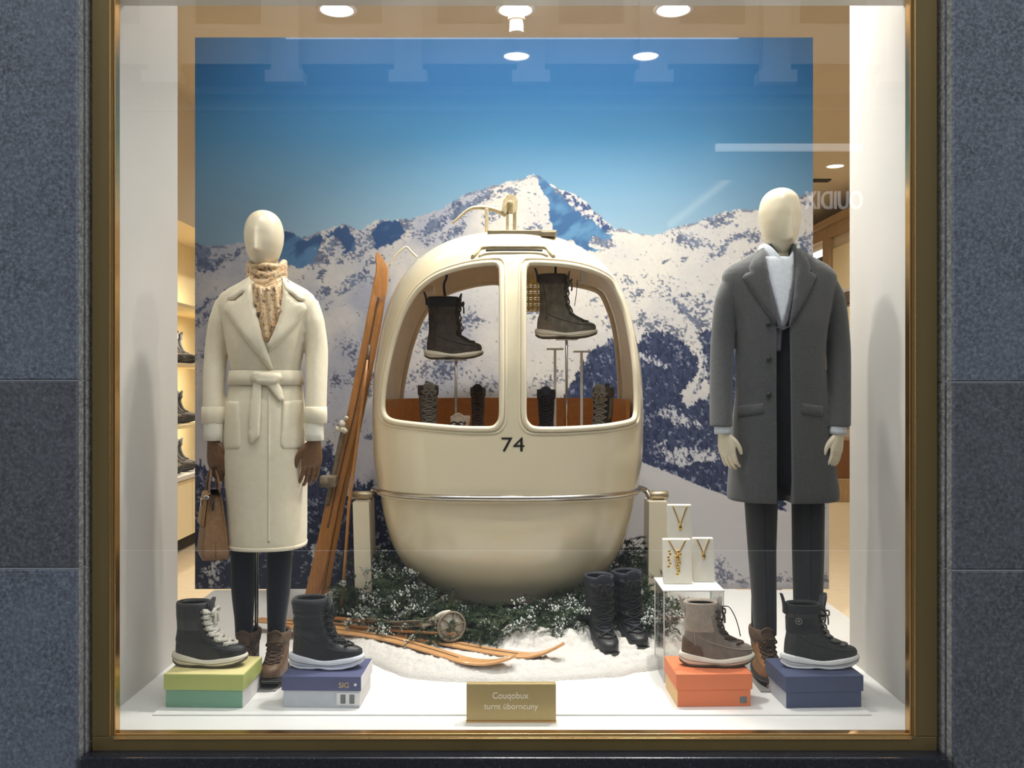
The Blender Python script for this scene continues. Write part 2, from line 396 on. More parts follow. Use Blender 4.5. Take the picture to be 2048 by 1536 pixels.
def patch(mb, hit, outline, off, thick, step=7, edge=.35, puff=None):
    """cut-out of cloth laid on a surface: outline in pixels, hit(px, py, off) gives the point on the surface"""
    pts = []
    for i, a in enumerate(outline):
        b = outline[(i+1) % len(outline)]; L = math.hypot(b[0]-a[0], b[1]-a[1]); k = max(1, int(L/step))
        pts += [(a[0]+(b[0]-a[0])*j/k, a[1]+(b[1]-a[1])*j/k) for j in range(k)]
    nb = len(pts); xs = [p[0] for p in pts]; ys = [p[1] for p in pts]
    def inside(x, y):
        c = False; j = nb-1
        for i in range(nb):
            if (ys[i] > y) != (ys[j] > y) and x < (xs[j]-xs[i])*(y-ys[i])/(ys[j]-ys[i])+xs[i]: c = not c
            j = i
        return c
    allp = [Vector(p) for p in pts]
    x = min(xs)+step*.5
    while x < max(xs):
        y = min(ys)+step*.5
        while y < max(ys):
            if inside(x, y) and min((x-a)**2+(y-b)**2 for a, b in pts) > (step*.55)**2: allp.append(Vector((x, y)))
            y += step
        x += step
    r = delaunay_2d_cdt(allp, [(i, (i+1) % nb) for i in range(nb)], [], 1, 1e-4)
    V, Fc = r[0], r[2]; cnt = {}
    for f in Fc:
        for i in range(len(f)):
            a, b = f[i], f[(i+1) % len(f)]; cnt[(a, b)] = cnt.get((a, b), 0)+1
    bound = [(a, b) for (a, b) in cnt if (b, a) not in cnt]; bs = {a for e in bound for a in e}
    n = len(V); vs = []
    for i, p in enumerate(V):
        t = thick*(edge if i in bs else 1.)
        if puff: t += puff(p.x, p.y)*(0 if i in bs else 1)
        vs.append(hit(p.x, p.y, off+t))
    for p in V: vs.append(hit(p.x, p.y, off-.004))
    fs = [tuple(reversed(f)) for f in Fc]+[tuple(i+n for i in f) for f in Fc]+[(a, b, b+n, a+n) for a, b in bound]
    return mb.add(vs, fs, True)
def text_mb(txt, height, depth=.0015, m=None, align='CENTER'):
    cu = bpy.data.curves.new('txt', 'FONT'); cu.body = txt; cu.size = height/.73; cu.extrude = depth; cu.align_x = align; cu.align_y = 'BOTTOM_BASELINE'
    o = bpy.data.objects.new('txt', cu); COL.objects.link(o)
    dg = bpy.context.evaluated_depsgraph_get(); dg.update(); me = bpy.data.meshes.new_from_object(o.evaluated_get(dg))
    bpy.data.objects.remove(o); vs = [v.co.copy() for v in me.vertices]; fs = [tuple(p.vertices) for p in me.polygons]; bpy.data.meshes.remove(me)
    return vs, fs
def text_on(txt, height, width, centre, y, m, name, parent, depth=.0015, surf=None):
    """upright lettering that faces the street; y: plane, or surf(x, z) gives it"""
    vs, fs = text_mb(txt, height, depth); x0 = min(v.x for v in vs); x1 = max(v.x for v in vs); k = width/(x1-x0) if width else 1
    mb = MB(); out = []
    for v in vs:
        X = centre[0]+(v.x-(x0+x1)/2)*k; Z = centre[1]+v.y
        out.append((X, (surf(X, Z) if surf else y)-v.z, Z))
    mb.add(out, fs, False); return mb.build(name, m, parent)
# ------------------------------------------------------------------ the setting: stone facade, bronze frame, glass
GL = 2.95                                  # distance of the window pane
ow_l, ow_r = PX(192, GL), PX(1866, GL)     # outer edges of the bronze frame
iw_l, iw_r = PX(236, GL), PX(1814, GL)     # glass opening
TOP = 2.62
def pier(side):
    s = -1 if side == 'left' else 1
    fe = PX(156, 2.88) if s < 0 else PX(1905, 2.88)      # front corner of the pier
    be = PX(188, GL) if s < 0 else PX(1871, GL)          # inner end of the reveal
    out = s*2.75
    core = MB(); core.box(min(out, fe+s*.03), max(out, fe+s*.03), 2.93, 3.02, -1.6, 3.6)
    w = struct(core, 'wall_'+side, M['black'])
    jz = (PZ(761, 2.88), PZ(1137, 2.88)) if s < 0 else (PZ(764, 2.88), PZ(1141, 2.88))
    for z in jz:
        q = MB(); q.rings([[(out, 2.8815, zz), (fe+s*.004, 2.8815, zz), (be+s*.002, GL, zz), (be+s*.01, GL+.03, zz), (out, GL+.03, zz)] for zz in (z-.0017, z+.0017)], smooth=False); q.build('joint', M['mortar'], w)
    js = (PZ(761, 2.88), PZ(1137, 2.88)) if s < 0 else (PZ(764, 2.88), PZ(1141, 2.88))
    zs = [3.6, js[0], js[1], -1.6]
    for i in range(3):
        g = .0016; z1, z0 = zs[i]-g, zs[i+1]+g; c = .004
        mb = MB()
        # section of the slab: face, small bevel, splayed reveal with a groove, back
        sec = [(out, 2.88), (fe+s*.006, 2.88), (fe, 2.886)]
        t = lambda k: (fe+(be-fe)*k, 2.886+(GL-2.886)*k)
        sec += [t(.30), (t(.33)[0]+s*.006, t(.33)[1]), (t(.40)[0]+s*.006, t(.40)[1]), t(.43), t(1.0), (be+s*.0, GL+.02), (out, GL+.02)]
        R = []
        for z, k in ((z0, c), (z0+c, 0), (z1-c, 0), (z1, c)):
            R.append([(x, y+k if y < 2.9 else y, z) for x, y in sec])
        mb.rings(R, smooth=False)
        # face and reveal carry their own finish
        o = mb.build('stone_slab', [M['granite'], M['granite_dark'], M['granite'] if s < 0 else M['granite_dark']][i], w)
        o.data.materials.append(M['reveal']); bm = bmesh.new(); bm.from_mesh(o.data); bmesh.ops.recalc_face_normals(bm, faces=bm.faces)
        for f in bm.faces:
            cx = f.calc_center_median()
            if abs(f.normal.x) > .3 and abs(cx.x) < abs(fe)+.002: f.material_index = 1
        bm.to_mesh(o.data); bm.free()
pier('left'); pier('right')
# header above the pane and dark joint round the frame
mb = MB(); mb.box(-1.40, 1.40, 2.90, 3.02, TOP, 3.6); struct(mb, 'wall_front', M['granite'])
mb = MB()
mb.box(ow_l-.03, ow_l-.001, GL-.005, GL+.05, -.12, TOP); mb.box(ow_r+.001, ow_r+.03, GL-.005, GL+.05, -.12, TOP)
struct(mb, 'trim_1', M['black'])
# bronze frame (window_1) with brass beads
zb0, zb1 = PZ(1506, GL), PZ(1466, GL)
fw = MB()
for a, b in ((ow_l, iw_l-.006), (iw_r+.006, ow_r)): fw.box(a, b, GL-.03, GL+.03, zb1+.0004, TOP, .002)
fw.box(ow_l, ow_r, GL-.03, GL+.03, zb0, zb1, .003)
win = struct(fw, 'window_1', M['bronze'])
bd = MB()
for a in (iw_l-.003, iw_r+.003):
    bd.box(a-.0035, a+.0035, GL-.022, GL+.012, zb1, TOP, .0015); bd.box(a-.010, a-.006, GL-.034, GL-.028, zb1, TOP, .001) if a < 0 else bd.box(a+.006, a+.010, GL-.034, GL-.028, zb1, TOP, .001)
bd.box(iw_l, iw_r, GL-.022, GL+.012, zb1-.004, zb1+.006, .0015); bd.box(iw_l, iw_r, GL-.034, GL-.028, zb1-.009, zb1-.003, .001)
bd.build('glazing_bead', M['brass'], win)
g = MB(); g.box(iw_l-.004, iw_r+.004, GL, GL+.008, zb1-.004, TOP); g.build('window_pane', M['glass'], win)
# sill below
sl = MB(); sl.box(ow_l-.012, ow_r+.012, 2.86, GL+.02, -.14, PZ(1516, 2.86), .006); struct(sl, 'window_sill', M['sill'])
lg = MB(); lg.box(ow_l-.002, ow_r+.002, 2.90, GL, -.14, PZ(1507, 2.91)-.001, .002); struct(lg, 'trim_2', M['granite_dark'])
lw = MB(); lw.box(ow_l-.03, ow_r+.03, 2.89, 3.02, -1.6, -.13); struct(lw, 'wall_below', M['sill'])

# ------------------------------------------------------------------ display box
bw = 1.368
fl = MB(); fl.box(-1.62, 1.62, 2.962, 5.04, -.17, -.006); fl_o = struct(fl, 'floor', M['floorwhite'])
fp = MB(); fp.box(-1.222, 1.222, 3.142, 5.04, -.006, 0, .0015); fp.build('floor_panel', M['floorwhite'], fl_o)
for nm, x0, x1, yb in (('wall_display_left', -1.47, -bw, 3.786), ('wall_display_right', 1.38, 1.47, 3.782)):
    mb = MB(); mb.box(x0, x1, 2.985, yb, -.006, 3.3, .002); struct(mb, nm, M['white'])
hd = MB(); hd.box(-1.38, 1.38, 3.0, 3.262, 2.455, 3.3); struct(hd, 'ceiling_header', M['white'])
for nm, sx in (('wall_shop_front_left', -1), ('wall_shop_front_right', 1)):
    mb = MB(); mb.box(min(sx*1.47, sx*4.3), max(sx*1.47, sx*4.3), 3.0, 3.06, -.2, 3.3); struct(mb, nm, M['beige'])
# shop room
mb = MB(); mb.box(-4.3, 4.3, 3.0, 16, -.22, -.172); struct(mb, 'floor_shop', M['shopfloor'])
mb = MB(); mb.box(-4.3, 4.3, 3.262, 16, 3.3, 3.4); struct(mb, 'ceiling', M['beige'])
mb = MB(); mb.box(-4.3, 4.3, 16, 16.1, -.2, 3.4); struct(mb, 'wall_back', M['beige'])
mb = MB(); mb.box(4.2, 4.3, 3, 16, -.2, 3.4); struct(mb, 'wall_right', M['beige'])
mb = MB(); mb.box(-4.3, -2.92, 3, 16, -.2, 3.4); struct(mb, 'wall_left', M['beige']) if False else None
mb = MB(); mb.box(-3.0, -2.92, 3, 16, -.2, 3.4); struct(mb, 'wall_shop_left', M['beige'])
# bulkhead over the shelving on the left
mb = MB(); mb.box(-2.92, -2.5, 5.6, 16, 2.34, 3.3); struct(mb, 'trim_3', M['beige'])

# downlights in the shop ceiling
def downlight(x, y, z, r, label, group, lens):
    t = thing('downlight', (x, y, z), label, 'light', group)
    tr = MB(); R = []
    for rr, zz in ((r*1.25, 0), (r*1.25, -.006), (r*1.05, -.010), (r, -.004), (r*.96, .02)): R.append([(x+rr*math.cos(2*PI*k/40), y+rr*math.sin(2*PI*k/40), z+zz) for k in range(40)])
    tr.rings(R, False, False); tr.build('trim_ring', M['trimwhite'], t)
    ls = MB(); ls.cyl((x, y, z-.004), (x, y, z-.0005), r*.98, 40); ls.build('lens', lens, t); return t
downlight(-1.02, 5.39, 3.3, .093, 'round lit downlight above the left half of the mountain mural, leftmost of the row', 'downlights in the shop ceiling', M['lens'])
downlight(.02, 5.39, 3.3, .093, 'round lit downlight above the mural in line with the cabin hanger', 'downlights in the shop ceiling', M['lens'])
downlight(.94, 5.39, 3.3, .093, 'round lit downlight above the right half of the mural, rightmost of the row', 'downlights in the shop ceiling', M['lens'])
downlight(3.25, 9.3, 3.3, .08, 'small lit downlight deep in the shop, over the right side gap', 'downlights in the shop ceiling', M['lens_shop'])
for sx, wh in ((.03, 'above the cabin hanger'), (.89, 'right of the summit')):
    downlight(sx, 3.96, 3.3, .085, 'lit display downlight mirrored as a white streak in the mural sky, ' + wh, 'display ceiling downlights', M['lens_display'])
mb = MB(); mb.box(3.22, 3.42, 9.9, 10.02, 3.285, 3.3, .003); single(mb, 'ceiling_vent', M['dark'], (3.3, 9.96, 3.3), 'narrow dark slot vent in the shop ceiling behind the right edge of the mural', 'vent')
mb = MB(); mb.cyl((PX(1033, 5.5), 5.5, 3.3), (PX(1033, 5.5), 5.5, PZ(42, 5.5)), .055); mb.cyl((PX(1033, 5.5), 5.5, PZ(42, 5.5)), (PX(1033, 5.5), 5.5, PZ(66, 5.5)), .042)
single(mb, 'ceiling_speaker', M['beige'], (PX(1033, 5.5), 5.5, 3.3), 'small beige cylinder fixed to the ceiling under the middle downlight', 'speaker', ang=40)

# ------------------------------------------------------------------ mountain mural: a flat print on a free-standing panel
MD = 5.06
def vnoise(x, y, s, seed):
    r = np.random.default_rng(seed); n = 256; tab = r.random((n, n))
    x = x/s; y = y/s; xi = np.floor(x).astype(int); yi = np.floor(y).astype(int); fx = x-xi; fy = y-yi
    fx = fx*fx*(3-2*fx); fy = fy*fy*(3-2*fy); g = lambda a, b: tab[a % n, b % n]
    return (g(xi, yi)*(1-fx)+g(xi+1, yi)*fx)*(1-fy)+(g(xi, yi+1)*(1-fx)+g(xi+1, yi+1)*fx)*fy
def fbm(x, y, s, o, seed, gain=.55):
    t = 0; a = 1; w = 0
    for i in range(o): t = t+a*vnoise(x, y, s/2**i, seed+i); w += a; a *= gain
    return t/w
def poly(x, y, pts):
    c = np.zeros(x.shape, bool); j = len(pts)-1
    for i in range(len(pts)):
        (xi, yi), (xj, yj) = pts[i], pts[j]
        if yi != yj: c ^= ((yi > y) != (yj > y)) & (x < (xj-xi)*(y-yi)/(yj-yi)+xi)
        j = i
    return c
def build_mural():
    st = 2.0; x0, x1, y0, y1 = 390, 1658, 75, 1178
    nx = int((x1-x0)/st)+1; ny = int((y1-y0)/st)+1
    X, Y = np.meshgrid(np.linspace(x0, x1, nx), np.linspace(y0, y1, ny))
    lin = lambda c: np.array(srgb(*c)[:3])
    def lerp(a, b, t): return a+(b-a)*t[..., None]
    sm = lambda a, b, v: np.clip((v-a)/(b-a), 0, 1)**2*(3-2*np.clip((v-a)/(b-a), 0, 1))
    # sky
    t = np.clip((Y-75)/400, 0, 1)
    stops = [(0, (36, 88, 136)), (.25, (42, 98, 150)), (.5, (70, 128, 172)), (.75, (114, 158, 190)), (1, (150, 182, 204))]
    sky = np.zeros(X.shape+(3,))
    for (a, ca), (b, cb) in zip(stops[:-1], stops[1:]):
        m = (t >= a) & (t <= b); sky[m] = lerp(lin(ca), lin(cb), (t-a)/(b-a))[m]
    side = np.clip((np.hypot((X-1040)/700, (Y-430)/420)-.45)/.75, 0, 1)
    sky = lerp(sky, np.array(lin((78, 112, 150))), side*np.clip((Y-200)/250, 0, 1)*.75)
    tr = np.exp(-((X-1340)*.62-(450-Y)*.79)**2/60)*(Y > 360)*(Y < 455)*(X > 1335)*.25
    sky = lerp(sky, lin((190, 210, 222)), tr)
    # domain-warped coordinates
    wx = X+(fbm(X, Y, 36, 4, 11)-.5)*34; wy = Y+(fbm(X, Y, 36, 4, 21)-.5)*34
    fx = X+(fbm(X, Y, 9, 3, 31)-.5)*12; fy = Y+(fbm(X, Y, 9, 3, 41)-.5)*12
    ridge = [(380, 484), (392, 487), (410, 491), (440, 492), (490, 484), (520, 476), (560, 460), (580, 462), (605, 475), (625, 471), (645, 461), (660, 457), (690, 448), (706, 456), (722, 462), (740, 448), (760, 440), (790, 441), (820, 437), (850, 428), (880, 419), (905, 404), (935, 386), (960, 380), (985, 372), (1010, 365), (1030, 362), (1055, 352), (1068, 349), (1085, 357), (1100, 369), (1120, 378), (1150, 388), (1170, 402), (1200, 432), (1230, 458), (1250, 459), (1275, 468), (1310, 469), (1330, 463), (1345, 456), (1380, 448), (1420, 434), (1450, 424), (1480, 418), (1515, 422), (1560, 408), (1600, 392), (1624, 385), (1670, 380)]
    rx = [p[0] for p in ridge]; ry = [p[1] for p in ridge]
    land = Y > np.interp(X, rx, ry)+(fbm(X, X*0, 7, 3, 51)-.5)*7
    depth = Y-np.interp(X, rx, ry)
    # snow
    shade = fbm(X+Y*.5, Y-X*.5, 120, 4, 61)
    snow = lerp(lin((214, 210, 206)), lin((168, 172, 188)), sm(.3, .75, shade))
    snow = lerp(snow, lin((178, 178, 188)), sm(640, 900, Y)*.75)
    warm = sm(600, 480, np.hypot((X-1260)*.8, Y-560)*2)
    snow = lerp(snow, lin((226, 222, 214)), warm*.6)
    snow *= (.93+.14*fbm(X, Y, 5, 3, 71))[..., None]
    # rocks: speckle thresholded where the zones say so
    u = (X*.82+Y*-.57); v = (X*.57+Y*.82)
    spk = .34*fbm(u*.5, v, 9, 3, 81, .8)+.66*fbm(X*.9, Y*1.1, 4.2, 2, 91, .9)
    zone = np.full(X.shape, -.20)
    def blob(cx, cy, a, b, ang, s):
        nonlocal zone
        ca, sa = math.cos(math.radians(ang)), math.sin(math.radians(ang))
        q = (((wx-cx)*ca+(wy-cy)*sa)/a)**2+((-(wx-cx)*sa+(wy-cy)*ca)/b)**2
        zone = np.maximum(zone, -.20+(s+.20)*np.exp(-q*.8))
    B = [(404, 512, 26, 26, 0, .34), (470, 510, 46, 9, -33, .16), (430, 530, 40, 8, -18, .16), (415, 610, 50, 6, -38, .15), (405, 640, 24, 7, -30, .14), (405, 705, 22, 14, 0, .10),
         (605, 500, 38, 32, 15, .34), (630, 520, 22, 20, 0, .34), (585, 478, 22, 14, 0, .3), (672, 478, 26, 26, 60, .24), (700, 492, 24, 30, 70, .22), (655, 505, 18, 20, 0, .15), (740, 470, 22, 22, -40, .20), (775, 462, 34, 28, -20, .28), (800, 450, 30, 18, 0, .26), (735, 505, 24, 9, -30, .15),
         (640, 555, 12, 9, 0, .14), (712, 555, 34, 13, -25, .17), (655, 585, 26, 9, -25, .16), (690, 575, 24, 8, -25, .14), (755, 560, 26, 10, -30, .13), (740, 530, 30, 8, -25, .12), (660, 610, 18, 5, -30, .10), (700, 700, 22, 26, -40, .13), (720, 735, 26, 20, -30, .10), (680, 760, 20, 14, -30, .12), (690, 850, 22, 9, 0, .14), (740, 770, 24, 30, 0, .06), (740, 872, 22, 10, 0, .16),
         (870, 455, 34, 16, -38, .26), (925, 420, 42, 14, -35, .28), (905, 470, 30, 12, -48, .22), (955, 400, 40, 14, -25, .24), (1010, 385, 36, 12, -10, .16), (985, 440, 20, 14, -60, .12), (860, 480, 18, 14, -40, .16), (1070, 460, 20, 30, 70, .08),
         (1150, 420, 60, 12, 42, .26), (1195, 470, 34, 16, 40, .30), (1120, 395, 30, 10, 45, .22), (1215, 490, 16, 10, 0, .18), 
         (1385, 482, 42, 11, 14, .22), (1360, 472, 26, 9, -10, .18), (1440, 438, 40, 9, -18, .2), (1450, 448, 26, 8, -10, .14), (1352, 452, 16, 6, 0, .12), (1470, 475, 34, 7, -22, .18), (1440, 495, 26, 8, -42, .2), (1505, 474, 18, 10, 0, .2), (1500, 505, 24, 9, -30, .16), (1325, 515, 14, 5, -30, .08), (1610, 480, 24, 20, 20, .24), (1606, 505, 24, 16, 0, .18), (1615, 402, 16, 5, -20, .14), (1370, 510, 6, 9, 0, .08), (1590, 520, 30, 20, 0, .14),
         (1370, 588, 14, 10, 20, .18), (1270, 590, 20, 14, 10, .12), (1352, 612, 60, 9, 40, .20), (1385, 640, 40, 9, 40, .20), (1400, 608, 26, 14, 0, .08), (1285, 635, 16, 12, 0, .14), (1405, 645, 40, 12, 45, .16), (1340, 660, 60, 14, 20, .10), (1300, 660, 40, 14, 20, .08), (1415, 690, 30, 26, 30, .12), (1255, 560, 20, 10, 20, .06), (1330, 580, 60, 30, 30, -.04), (1415, 620, 24, 18, 20, .12),
         (860, 690, 30, 16, 0, .10), (855, 655, 18, 8, -30, .08), (940, 640, 22, 14, 0, .16), (880, 740, 50, 30, -10, .12), (930, 700, 30, 14, 0, -.02), (960, 770, 30, 20, 0, .08), (900, 565, 22, 8, 0, .12), (970, 570, 10, 5, 0, .12), (1070, 620, 26, 18, 10, .24), (1100, 760, 40, 16, -20, .12), (1190, 610, 20, 8, -30, .10), (1215, 650, 26, 12, 20, .10), (830, 770, 40, 20, 0, .02)]
    for b in B: blob(*b)
    rock = sm(.49, .60, spk+zone*1.0-.015)
    rock = np.where(depth < 5, np.maximum(rock, sm(.5, .6, fbm(X, Y, 24, 2, 101))*.8), rock)
    rc = lerp(lin((58, 76, 112)), lin((96, 114, 146)), sm(.35, .7, fbm(X, Y, 8, 3, 111)))
    rc = lerp(rc, lin((66, 71, 96)), sm(560, 700, Y)*.7)
    img = lerp(snow, rc, rock*.86)
    # shaded faces of the summit and of the left-hand peak: blue snow in the print
    def face(pts, ca, cb, soft=.0, rk=.2):
        nonlocal img
        m = poly(fx, fy, pts); c = lerp(lin(ca), lin(cb), sm(.35, .65, fbm(u*.5, v, 22, 4, 121)))
        img[m & land] = c[m & land]
    face([(1068, 346), (1092, 362), (1118, 390), (1150, 420), (1196, 452), (1228, 470), (1212, 480), (1184, 474), (1176, 492), (1206, 500), (1166, 502), (1140, 478), (1128, 500), (1112, 486), (1106, 452), (1098, 432), (1096, 400), (1082, 380)], (66, 104, 150), (96, 142, 182))
    face([(562, 458), (590, 468), (612, 480), (640, 466), (646, 482), (634, 500), (628, 525), (604, 537), (574, 528), (560, 540), (555, 480)], (54, 84, 128), (84, 124, 164))
    face([(650, 470), (690, 450), (708, 470), (714, 500), (690, 508), (684, 480)], (60, 86, 128), (92, 120, 156))
    face([(742, 466), (764, 442), (800, 440), (812, 462), (790, 486), (752, 498)], (56, 84, 128), (84, 112, 150))
    for hi in ([(1112, 374), (1160, 396), (1200, 434), (1232, 462), (1216, 468), (1180, 440), (1140, 412)],):
        m = poly(fx, fy, hi) & land; s2 = sm(.46, .54, fbm(X, Y, 8, 4, 131, .7)); c = lerp(lin((205, 204, 206)), lin((66, 86, 128)), s2); img[m] = c[m]
    # forest
    tree = fbm(X*1.6, Y*.8, 7, 3, 141, .7)
    fc = lerp(lin((46, 54, 82)), lin((66, 75, 104)), sm(.3, .7, tree)); fc = lerp(fc, lin((36, 44, 66)), sm(900, 1120, Y)*.8)
    def forest(pts, spark=0.):
        nonlocal img
        m = poly(X+(fbm(X, Y, 6, 2, 151)-.5)*14, Y+(fbm(X*2.2, Y*.6, 9, 3, 161)-.5)*26, pts)
        k = fbm(X, Y, 9, 4, 171, .8); hole = sm(.66-spark, .70-spark, k)
        c = lerp(fc, lin((150, 156, 176)), hole*.7); img[m] = c[m]
    forest([(1180, 700), (1235, 672), (1262, 700), (1290, 668), (1316, 662), (1345, 672), (1378, 690), (1396, 716), (1398, 740), (1384, 764), (1360, 790), (1372, 812), (1420, 790), (1470, 760), (1560, 720), (1570, 1035), (1500, 1014), (1440, 992), (1390, 972), (1330, 944), (1275, 922), (1150, 900), (1120, 800)], .03)
    forest([(1398, 668), (1440, 652), (1500, 690), (1500, 760), (1416, 770), (1404, 735)], .12)
    def clearing(pts):
        nonlocal img
        m = poly(X+(fbm(X, Y, 10, 3, 181)-.5)*22, Y+(fbm(X*1.5, Y, 8, 3, 191)-.5)*20, pts)
        k = sm(.40, .56, fbm(X*1.3, Y*.8, 7, 3, 201, .8)); c = lerp(fc, lin((196, 198, 206)), k); img[m] = c[m]
    clearing([(1306, 830), (1332, 818), (1346, 806), (1362, 826), (1372, 836), (1396, 842), (1400, 852), (1376, 852), (1348, 846)])
    clearing([(1308, 892), (1330, 882), (1340, 896), (1400, 898), (1432, 902), (1436, 920), (1390, 922), (1360, 936), (1340, 928), (1322, 908)])
    clearing([(1392, 770), (1410, 730), (1402, 700), (1414, 706), (1420, 740), (1404, 780), (1380, 792)])
    clearing([(1270, 700), (1310, 716), (1345, 730), (1330, 736), (1290, 720)])
    clearing([(1560, 800), (1600, 780), (1600, 820), (1570, 830)])
    # left foreground forest
    forest([(380, 926), (404, 924), (420, 950), (470, 985), (540, 1000), (606, 978), (622, 930), (640, 902), (655, 880), (668, 905), (690, 985), (720, 1012), (735, 985), (752, 968), (775, 960), (800, 1000), (830, 1070), (860, 1190), (380, 1190)], .05)
    forest([(700, 980), (712, 966), (722, 962), (732, 970), (745, 962), (756, 990), (760, 1010), (700, 1010)], .0)
    for pts in ([(648, 930), (662, 950), (676, 990), (668, 1000), (650, 960)], [(410, 1140), (425, 1128), (440, 1146), (430, 1170), (412, 1165)], [(424, 1110), (440, 1118), (440, 1130), (420, 1122)], [(700, 1140), (690, 1160), (680, 1170), (690, 1140)], [(620, 1090), (640, 1080), (640, 1130), (626, 1150)]):
        clearing(pts)
    # smooth hill at the lower right
    hill = Y > np.interp(X, [1100, 1275, 1340, 1400, 1460, 1540, 1600, 1670], [880, 921, 946, 972, 994, 1014, 1030, 1040])+(fbm(X, Y, 5, 2, 211)-.5)*2
    hill &= X > 1050
    hc = lerp(lin((196, 194, 198)), lin((182, 180, 184)), sm(940, 1180, Y)); hc *= (.97+.06*fbm(X*.4, Y*2+X*.4, 30, 4, 221))[..., None]
    img[hill] = hc[hill]
    k = np.exp(-((X-1445)/26)**2-((Y-1158)/20)**2)+np.exp(-((X-1487)/18)**2-((Y-1166)/8)**2)+np.exp(-((X-1440)/10)**2-((Y-1132)/16)**2)+np.exp(-((X-1580)/28)**2-((Y-1160)/12)**2)+np.exp(-((X-1650)/10)**2-((Y-1158)/12)**2)
    bush = sm(.50, .58, fbm(X, Y, 7, 4, 231, .75)+np.clip(k, 0, 1)*.3-.17)*(k > .12)
    img = lerp(img, lin((92, 96, 116)), bush*.9)
    low = (Y > 1166) & (X > 1400); img[low] = lerp(img, lin((168, 168, 178)), np.full(X.shape, .6))[low]
    img[~land] = sky[~land]
    img = np.clip(img*.90, 0, .93)
    # geometry: print quads, narrower above the joint at pixel row 800
    keep = ~((X[:-1, :-1] > 1624) & (Y[:-1, :-1] < 800))
    idx = np.arange(nx*ny).reshape(ny, nx)
    q = np.stack([idx[:-1, :-1], idx[1:, :-1], idx[1:, 1:], idx[:-1, 1:]], -1)[keep]
    wxp = (X-1024)/F*MD; wz = EYE-(Y-763)/F*MD
    co = np.stack([wxp, np.full_like(wxp, MD), wz], -1).reshape(-1, 3)
    org = np.array([PX(1024, MD), MD, PZ(1178, MD)]); co = co-org
    me = bpy.data.meshes.new('print'); me.vertices.add(len(co)); me.vertices.foreach_set('co', co.astype(np.float32).ravel())
    me.loops.add(q.size); me.loops.foreach_set('vertex_index', q.astype(np.int32).ravel())
    me.polygons.add(len(q)); me.polygons.foreach_set('loop_start', np.arange(0, q.size, 4, dtype=np.int32))
    me.update(); me.validate()
    at = me.color_attributes.new('print_ink', 'FLOAT_COLOR', 'POINT')
    at.data.foreach_set('color', np.concatenate([img.reshape(-1, 3), np.ones((nx*ny, 1))], 1).astype(np.float32).ravel())
    n = N('mural_print'); a = n.add('ShaderNodeAttribute'); a.attribute_name = 'print_ink'
    gr = n.noise(420, 2, .6); c = n.mix(.14, a.outputs['Color'], n.ramp(gr, [(.3, (.2, .2, .2, 1)), (.7, (.85, .85, .85, 1))]), 'OVERLAY')
    n.link(c, n.b.inputs['Base Color']); n.b.inputs['Roughness'].default_value = .65; n.b.inputs['Specular IOR Level'].default_value = .15
    n.b.inputs['Coat Weight'].default_value = .22; n.b.inputs['Coat Roughness'].default_value = .03
    me.materials.append(n.m)
    t = thing('mural', tuple(org), 'tall printed panel of snowy mountains under a blue sky behind the ski cabin', 'mural')
    o = bpy.data.objects.new('print', me); COL.objects.link(o); o.parent = t
    bk = MB(); bk.box(PX(390, MD), PX(1624, MD), MD+.001, MD+.026, PZ(1178, MD), PZ(75, MD)); bk.box(PX(1624, MD), PX(1658, MD), MD+.001, MD+.026, PZ(1178, MD), PZ(800, MD))
    bk.build('backing_board', mat('mural_edge', srgb(60, 80, 116), .6), t)
    for px in (480, 1560): ft = MB(); ft.box(PX(px, MD)-.02, PX(px, MD)+.02, MD+.03, MD+.06, -.172, 2.4); ft.box(PX(px, MD)-.04, PX(px, MD)+.04, MD+.03, MD+.4, -.172, -.150); ft.build('stand', M['trimwhite'], t)
build_mural()

# ------------------------------------------------------------------ across the street (seen mirrored in the pane)
mb = MB(); mb.box(-30, 30, -9, 2.86, -1.75, -1.6); struct(mb, 'pavement', mat('asphalt', srgb(110, 110, 110), .9, 0, .1, 8))
OY = -9.0
st_ = mat('pale_stone', srgb(206, 200, 188), .85, 0, .06, 2); dk = mat('dark_shopfront', srgb(46, 46, 48), .4); md = mat('grey_fascia', srgb(96, 96, 98), .7)
t = thing('exterior_building', (0, OY, -1.6), None, None); t['kind'] = 'structure'
b = MB(); b.box(-16, 16, OY-3, OY, 6.25, 11.5); b.build('upper_wall', st_, t)
b = MB(); b.box(-16, 16, OY-3, OY-.05, -1.6, 6.25); b.build('shopfront', dk, t)
b = MB(); b.box(-16, 16, OY-.05, OY+.12, 5.72, 5.85); b.box(-16, 16, OY-.05, OY+.06, 5.48, 5.56); b.build('fascia', md, t)
for i in range(-7, 8):
    b = MB(); x = .3+i*1.95; b.box(x-.22, x+.22, OY, OY+.25, 5.95, 11.5); b.box(x-.3, x+.3, OY, OY+.32, 5.86, 6.05); b.build('pilaster', st_, t)
    b = MB(); b.box(x+.45, x+1.5, OY-.05, OY+.02, 6.9, 9.6); b.build('window_glass', dk, t)
b = MB(); b.box(PX(1430, 14.9), PX(1720, 14.9), OY+.0, OY+.1, PZ(303, 14.9), PZ(290, 14.9)); b.build('light_strip', emis('strip_light', (1, .97, .92, 1), 2.2), t)
vs, fs = text_mb('OUIDIX', .30, .03)
x0 = min(v.x for v in vs); x1 = max(v.x for v in vs)
b = MB(); b.add([(PX(1722, 14.9)-(v.x-x0)/(x1-x0)*.92, OY+.06+v.z, PZ(419, 14.9)+v.y) for v in vs], fs, False); b.build('shop_sign', emis('sign_letters', (1, .97, .95, 1), 1.6), t)
